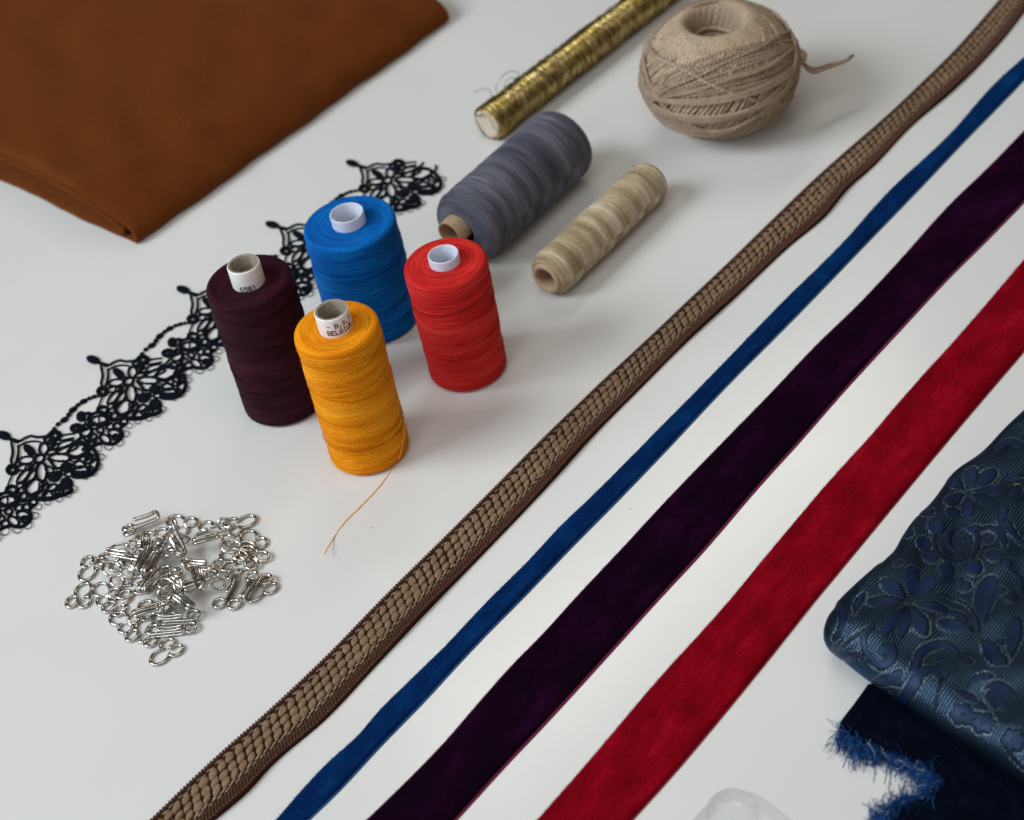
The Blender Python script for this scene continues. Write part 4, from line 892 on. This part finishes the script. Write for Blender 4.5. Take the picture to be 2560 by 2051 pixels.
core = 1 - sstep(D, -0.10, -0.05)
stitch = np.exp(-((D - 0.05) / 0.028) ** 2) * (0.5 + 0.5 * np.sin(UVb[..., 0] * 38 + UVb[..., 1] * 33)) ** 2 * sstep(np.sin(UVb[..., 0] * 1.9 + 1.3 * np.sin(UVb[..., 1] * 1.4)) + .6 * np.sin(UVb[..., 1] * 2.3 + 2), -.5, .5)
P[..., 2] += 0.035 * pat * (UVb[..., 1] > 0.3) - 0.03 * np.exp(-((D - 0.0) / 0.02) ** 2)
m = NT('navy_brocade')
def attr(nm): 
    a = m.n('ShaderNodeAttribute'); a.attribute_name = nm; return a.outputs['Fac']
pa_, st_, co_ = attr('motif'), attr('stitch'), attr('motif_core')
wvA = m.n('ShaderNodeTexWave', Vector=m.coord((1, 1, 1)), Scale=2.5, Distortion=0.4, _bands_direction='X').outputs['Fac']
wvB = m.n('ShaderNodeTexWave', Vector=m.coord((1, 1, 1)), Scale=3.1, Distortion=0.4, _bands_direction='Y').outputs['Fac']
wea = m.math('MULTIPLY', wvA, wvB); nz = m.noise(m.coord((0.5, 0.5, 1)), 1, 3)
ground = m.ramp(wea, [(0.10, (0.002, 0.004, 0.008)), (0.7, (0.066, 0.120, 0.195))])
motif = m.mix(co_, (0.0004, 0.0012, 0.004), m.ramp(wea, [(0.05, (0.0004, 0.0025, 0.012)), (0.6, (0.0012, 0.014, 0.075))]))
c = m.mix(pa_, ground, motif); c = m.mix(m.math('MULTIPLY', st_, 0.75), c, (0.30, 0.42, 0.52))
m.p(Base__Color=c, Roughness=m.math('ADD', 0.29, m.math('MULTIPLY', pa_, 0.08)), Metallic=m.math('MULTIPLY', m.math('SUBTRACT', 1.0, pa_), 0.85), Specular__IOR__Level=0.4, Specular__Tint=(0.45, 0.65, 1.0, 1))
m.bump(m.math('ADD', m.math('MULTIPLY', wea, 0.6), m.math('MULTIPLY', st_, 1.2)), 0.026, 0.7)
kb = np.array([SD[0, 0], SD[0, 1], 0])
broc = thing('brocade_fabric', 'folded navy floral brocade with a frayed blue edge at the right', 'fabric', kb)
b = MB(); b.grid(P, UVb)
b.build('upper_fold', m.m, broc, kb, attrs={'motif': pat.ravel(), 'stitch': stitch.ravel(), 'motif_core': core.ravel()})
# under layer and its frayed cut edge
NAVY = velvet_mat('navy_fabric_back', (0.0012, 0.0026, 0.008), (0.003, 0.007, 0.018), 0.05, (0.05, 0.2, 0.6))
cut = [(2171, 1715), (2135, 1765), (2100, 1815), (2112, 1850), (2165, 1872), (2235, 1900), (2290, 1925), (2330, 1950), (2305, 1985), (2240, 2010), (2205, 2040), (2188, 2090), (2190, 2160)]
zc = [0.14, 0.14, 0.14, .16, .18, .2, .2, .2, .18, .16, .15, .15, .15]
E1 = spline([at(x, y, z) for (x, y), z in zip(cut, zc)], 160)
Q = np.zeros((160, 14, 3))
tgt = np.linspace(0, 1, 160)[:, None]; I1, I2 = at(2420, 1700, .14), at(2760, 2250, .14); tg = I1 + (I2 - I1) * tgt
for k, tt in enumerate(np.linspace(0, 1, 14)):
    Q[:, k] = E1 + (tg - E1) * tt; Q[:, k, 2] = E1[:, 2] * (1 - tt) + tt * .14
Q[..., 2] = np.clip(Q[..., 2], 0.13, 0.3)
b = MB(); b.grid(Q, np.stack([np.repeat(np.arange(160)[:, None] * .1, 14, 1), np.repeat(np.arange(14)[None] * .6, 160, 0)], -1))
ob = b.build('under_layer', NAVY, broc, kb); md = ob.modifiers.new('thickness', 'SOLIDIFY'); md.thickness = 0.0012; md.offset = -1
b = MB(); g = np.random.default_rng(21); inr = tg
for k in range(2300):
    i = int(g.integers(44, 160)) if k > 350 else int(g.integers(34, 60))
    if math.sin(i * 0.9) + math.sin(i * 0.37 + 1) < g.uniform(-1.6, 0.4): i = min(159, max(34, i + int(g.integers(-3, 4))))
    p = E1[i] + g.normal(0, .09, 3); ow = E1[i] - tg[i]; ow[2] = 0; ow /= np.linalg.norm(ow); tn = np.array([-ow[1], ow[0], 0])
    p = p - ow * abs(g.normal(0, .16 if i > 60 else .08))
    l = g.uniform(.18, .6) * (1.2 if i < 56 else 1.0); lean = g.normal(0.7, 1.6)
    d1 = ow * g.uniform(.1, .9) + tn * lean; d1 /= np.linalg.norm(d1); d2 = d1 * .6 + tn * g.normal(0, 1.0) + ow * g.normal(0, .6); d3 = d2 + tn * g.normal(0, 1.2) + ow * g.normal(0, .8)
    pts = [p - d1 * .1, p + d1 * l * .35 + [0, 0, g.uniform(-.05, .14)], p + d1 * l * .35 + d2 * l * .35 + [0, 0, g.uniform(-.15, .12)], p + d1 * l * .35 + d2 * l * .35 + d3 * l * .25 + [0, 0, g.uniform(-.25, .05)]]
    pts = np.array(pts); pts[:, 2] = np.maximum(pts[:, 2], 0.02)
    b.tube(spline(pts, 10), g.uniform(.006, .015), 4, mi=int(g.choice([0, 1, 2], p=[.5, .45, .05])), cap=False)
for k in range(60):
    i = int(g.integers(40, 156)); ow = E1[i] - tg[i]; ow[2] = 0; ow /= np.linalg.norm(ow); tn = np.array([-ow[1], ow[0], 0]) * g.choice([-1, 1])
    l = g.uniform(.5, 1.15); p = E1[i]
    pts = np.array([p, p + ow * l * .3 + tn * l * g.uniform(-.1, .3) + [0, 0, .06], p + ow * l * .55 + tn * l * g.uniform(.1, .6), p + ow * l * g.uniform(.5, .85) + tn * l * g.uniform(.3, 1.0)]); pts[2:, 2] = g.uniform(.02, .12); pts[:, 2] = np.maximum(pts[:, 2], .02)
    b.tube(spline(pts, 16), g.uniform(.012, .022), 5, mi=int(g.choice([0, 1, 2], p=[.35, .5, .15])))
for k in range(34):      # longer pulled threads lying along the edge
    i = int(g.integers(46, 130)); j = min(158, i + int(g.integers(10, 30))); idx = np.linspace(i, j, 6).astype(int)
    b.tube(spline(E1[idx] + g.normal(0, .07, (6, 3)) + [0, 0, .1], 30), .017, 4, mi=int(g.choice([0, 1, 2], p=[.3, .5, .2])))
fr = b.build('frayed_edge', [plain('fray_dark_blue', (0.002, 0.020, 0.085), .7, Specular__IOR__Level=0.2), plain('fray_blue', (0.006, 0.075, 0.28), .6, Specular__IOR__Level=0.2), plain('fray_pale', (0.25, 0.28, 0.33), .5)], broc, kb)
fr['kind'] = 'stuff'

# ------------------------------------------------------------------ clear plastic tab at the near edge
m = NT('clear_plastic')
tr = m.n('ShaderNodeBsdfTransparent', Color=(0.995, 0.996, 0.997, 1)); gls = m.n('ShaderNodeBsdfGlossy', Color=(1, 1, 1, 1), Roughness=0.12)
df = m.n('ShaderNodeBsdfDiffuse', Color=(0.8, 0.82, 0.83, 1)); fz0 = m.n('ShaderNodeFresnel', IOR=1.35).outputs[0]; fz = m.math('MULTIPLY', fz0, 0.16)
nz = m.noise(m.coord((120, 120, 120), 'Object'), 1, 2)
mx0 = m.n('ShaderNodeMixShader', Fac=0.05); m.t.links.new(tr.outputs[0], mx0.inputs[1]); m.t.links.new(df.outputs[0], mx0.inputs[2])
mx = m.n('ShaderNodeMixShader', Fac=fz); m.t.links.new(mx0.outputs[0], mx.inputs[1]); m.t.links.new(gls.outputs[0], mx.inputs[2])
bn = m.n('ShaderNodeBump', Height=nz, Distance=0.00008); m.t.links.new(bn.outputs[0], gls.inputs['Normal'])
m.t.links.new(mx.outputs[0], m.out.inputs['Surface']); CLEAR = m.m
pc = at(1830, 2040, 0.1); r1 = 63 / ppc(pc)
tab = thing('plastic_tab', 'clear plastic tab with a round raised knob at the bottom edge', 'plastic tab', (pc[0], pc[1], 0))
poly = [at(x, y, 0.0) for x, y in [(1690, 2110), (1725, 2060), (1755, 2025)]]
poly += [at(1830 + 68 * math.cos(t), 2038 - 66 * math.sin(t), 0.0) for t in np.linspace(R_(160), R_(62), 14)]
poly += [at(x, y, 0.0) for x, y in [(1880, 1984), (1900, 1993), (1940, 2022), (2000, 2068), (2080, 2130), (1960, 2260), (1800, 2260)]]
poly = np.array(poly); cen = poly.mean(0)
def slab(b, poly, z0, z1):
    n = len(poly); cen = poly.mean(0); Pn = []
    for s_, z in ((0.0, z0), (1.0, z0), (1.0, z0 + (z1 - z0) * .6), (0.985, z1), (0.0, z1)):
        q = cen + (poly - cen) * s_; q[:, 2] = z; Pn.append(np.vstack([q, q[:1]]))
    b.grid(np.array(Pn))
b = MB(); slab(b, poly, 0.004, 0.06); b.build('base_plate', CLEAR, tab, (pc[0], pc[1], 0))
b = MB(); ring_ = [at(1830 + 63 * math.cos(t), 2040 - 61 * math.sin(t), 0.10) - [pc[0], pc[1], 0] for t in np.linspace(0, 2 * PI, 60, endpoint=False)]
b.tube(ring_, 0.032, 8, closed=True); b.build('rim', CLEAR, tab)
kq = at(1846, 2034, 0.15) - pc; rk = 28 / ppc(pc)
b = MB(); b.lathe([(rk, 0.093), (rk, 0.24), (rk * .95, 0.32), (rk * .8, 0.38), (rk * .4, 0.42), (0.001, 0.43)], 48, c=(kq[0], kq[1], 0)); b.build('knob', CLEAR, tab)

# ------------------------------------------------------------------ lint on the table
LINT = plain('lint_fibre', (0.22, 0.2, 0.19), .9)
for k, (x, y, lb) in enumerate([(926, 1322, 'tiny curled grey lint fibre on the table right of the loose yellow thread'), (1570, 1275, 'tiny ring of grey lint between the blue and purple ribbons'), (2535, 1216, 'short golden thread scrap lying on the navy brocade')]):
    p = at(x, y, 0.012 if k < 2 else 2.2); g = np.random.default_rng(50 + k)
    if k == 2:
        i = np.argmin((pv[:, 0] - x) ** 2 + (pv[:, 1] - y) ** 2); p = P.reshape(-1, 3)[i] + [0, 0, .03]
    b = MB(); pts = p + np.array([(0, 0, 0), (.07, .05, .01), (.12, .0, .015), (.2, .03, .0)]) * (1.0 if k != 2 else 1.5)
    b.tube(spline(pts, 16), 0.007 if k < 2 else 0.014, 4)
    o = b.build('lint_fibre' if k < 2 else 'thread_scrap', LINT if k < 2 else plain('gold_scrap', (.4, .25, .03), .5), None, (0, 0, 0)); tag(o, lb, 'lint' if k < 2 else 'thread')
    # put the origin on the fibre itself
    me = o.data; off = Vector(p) * U
    for v in me.vertices: v.co -= off
    o.location = off
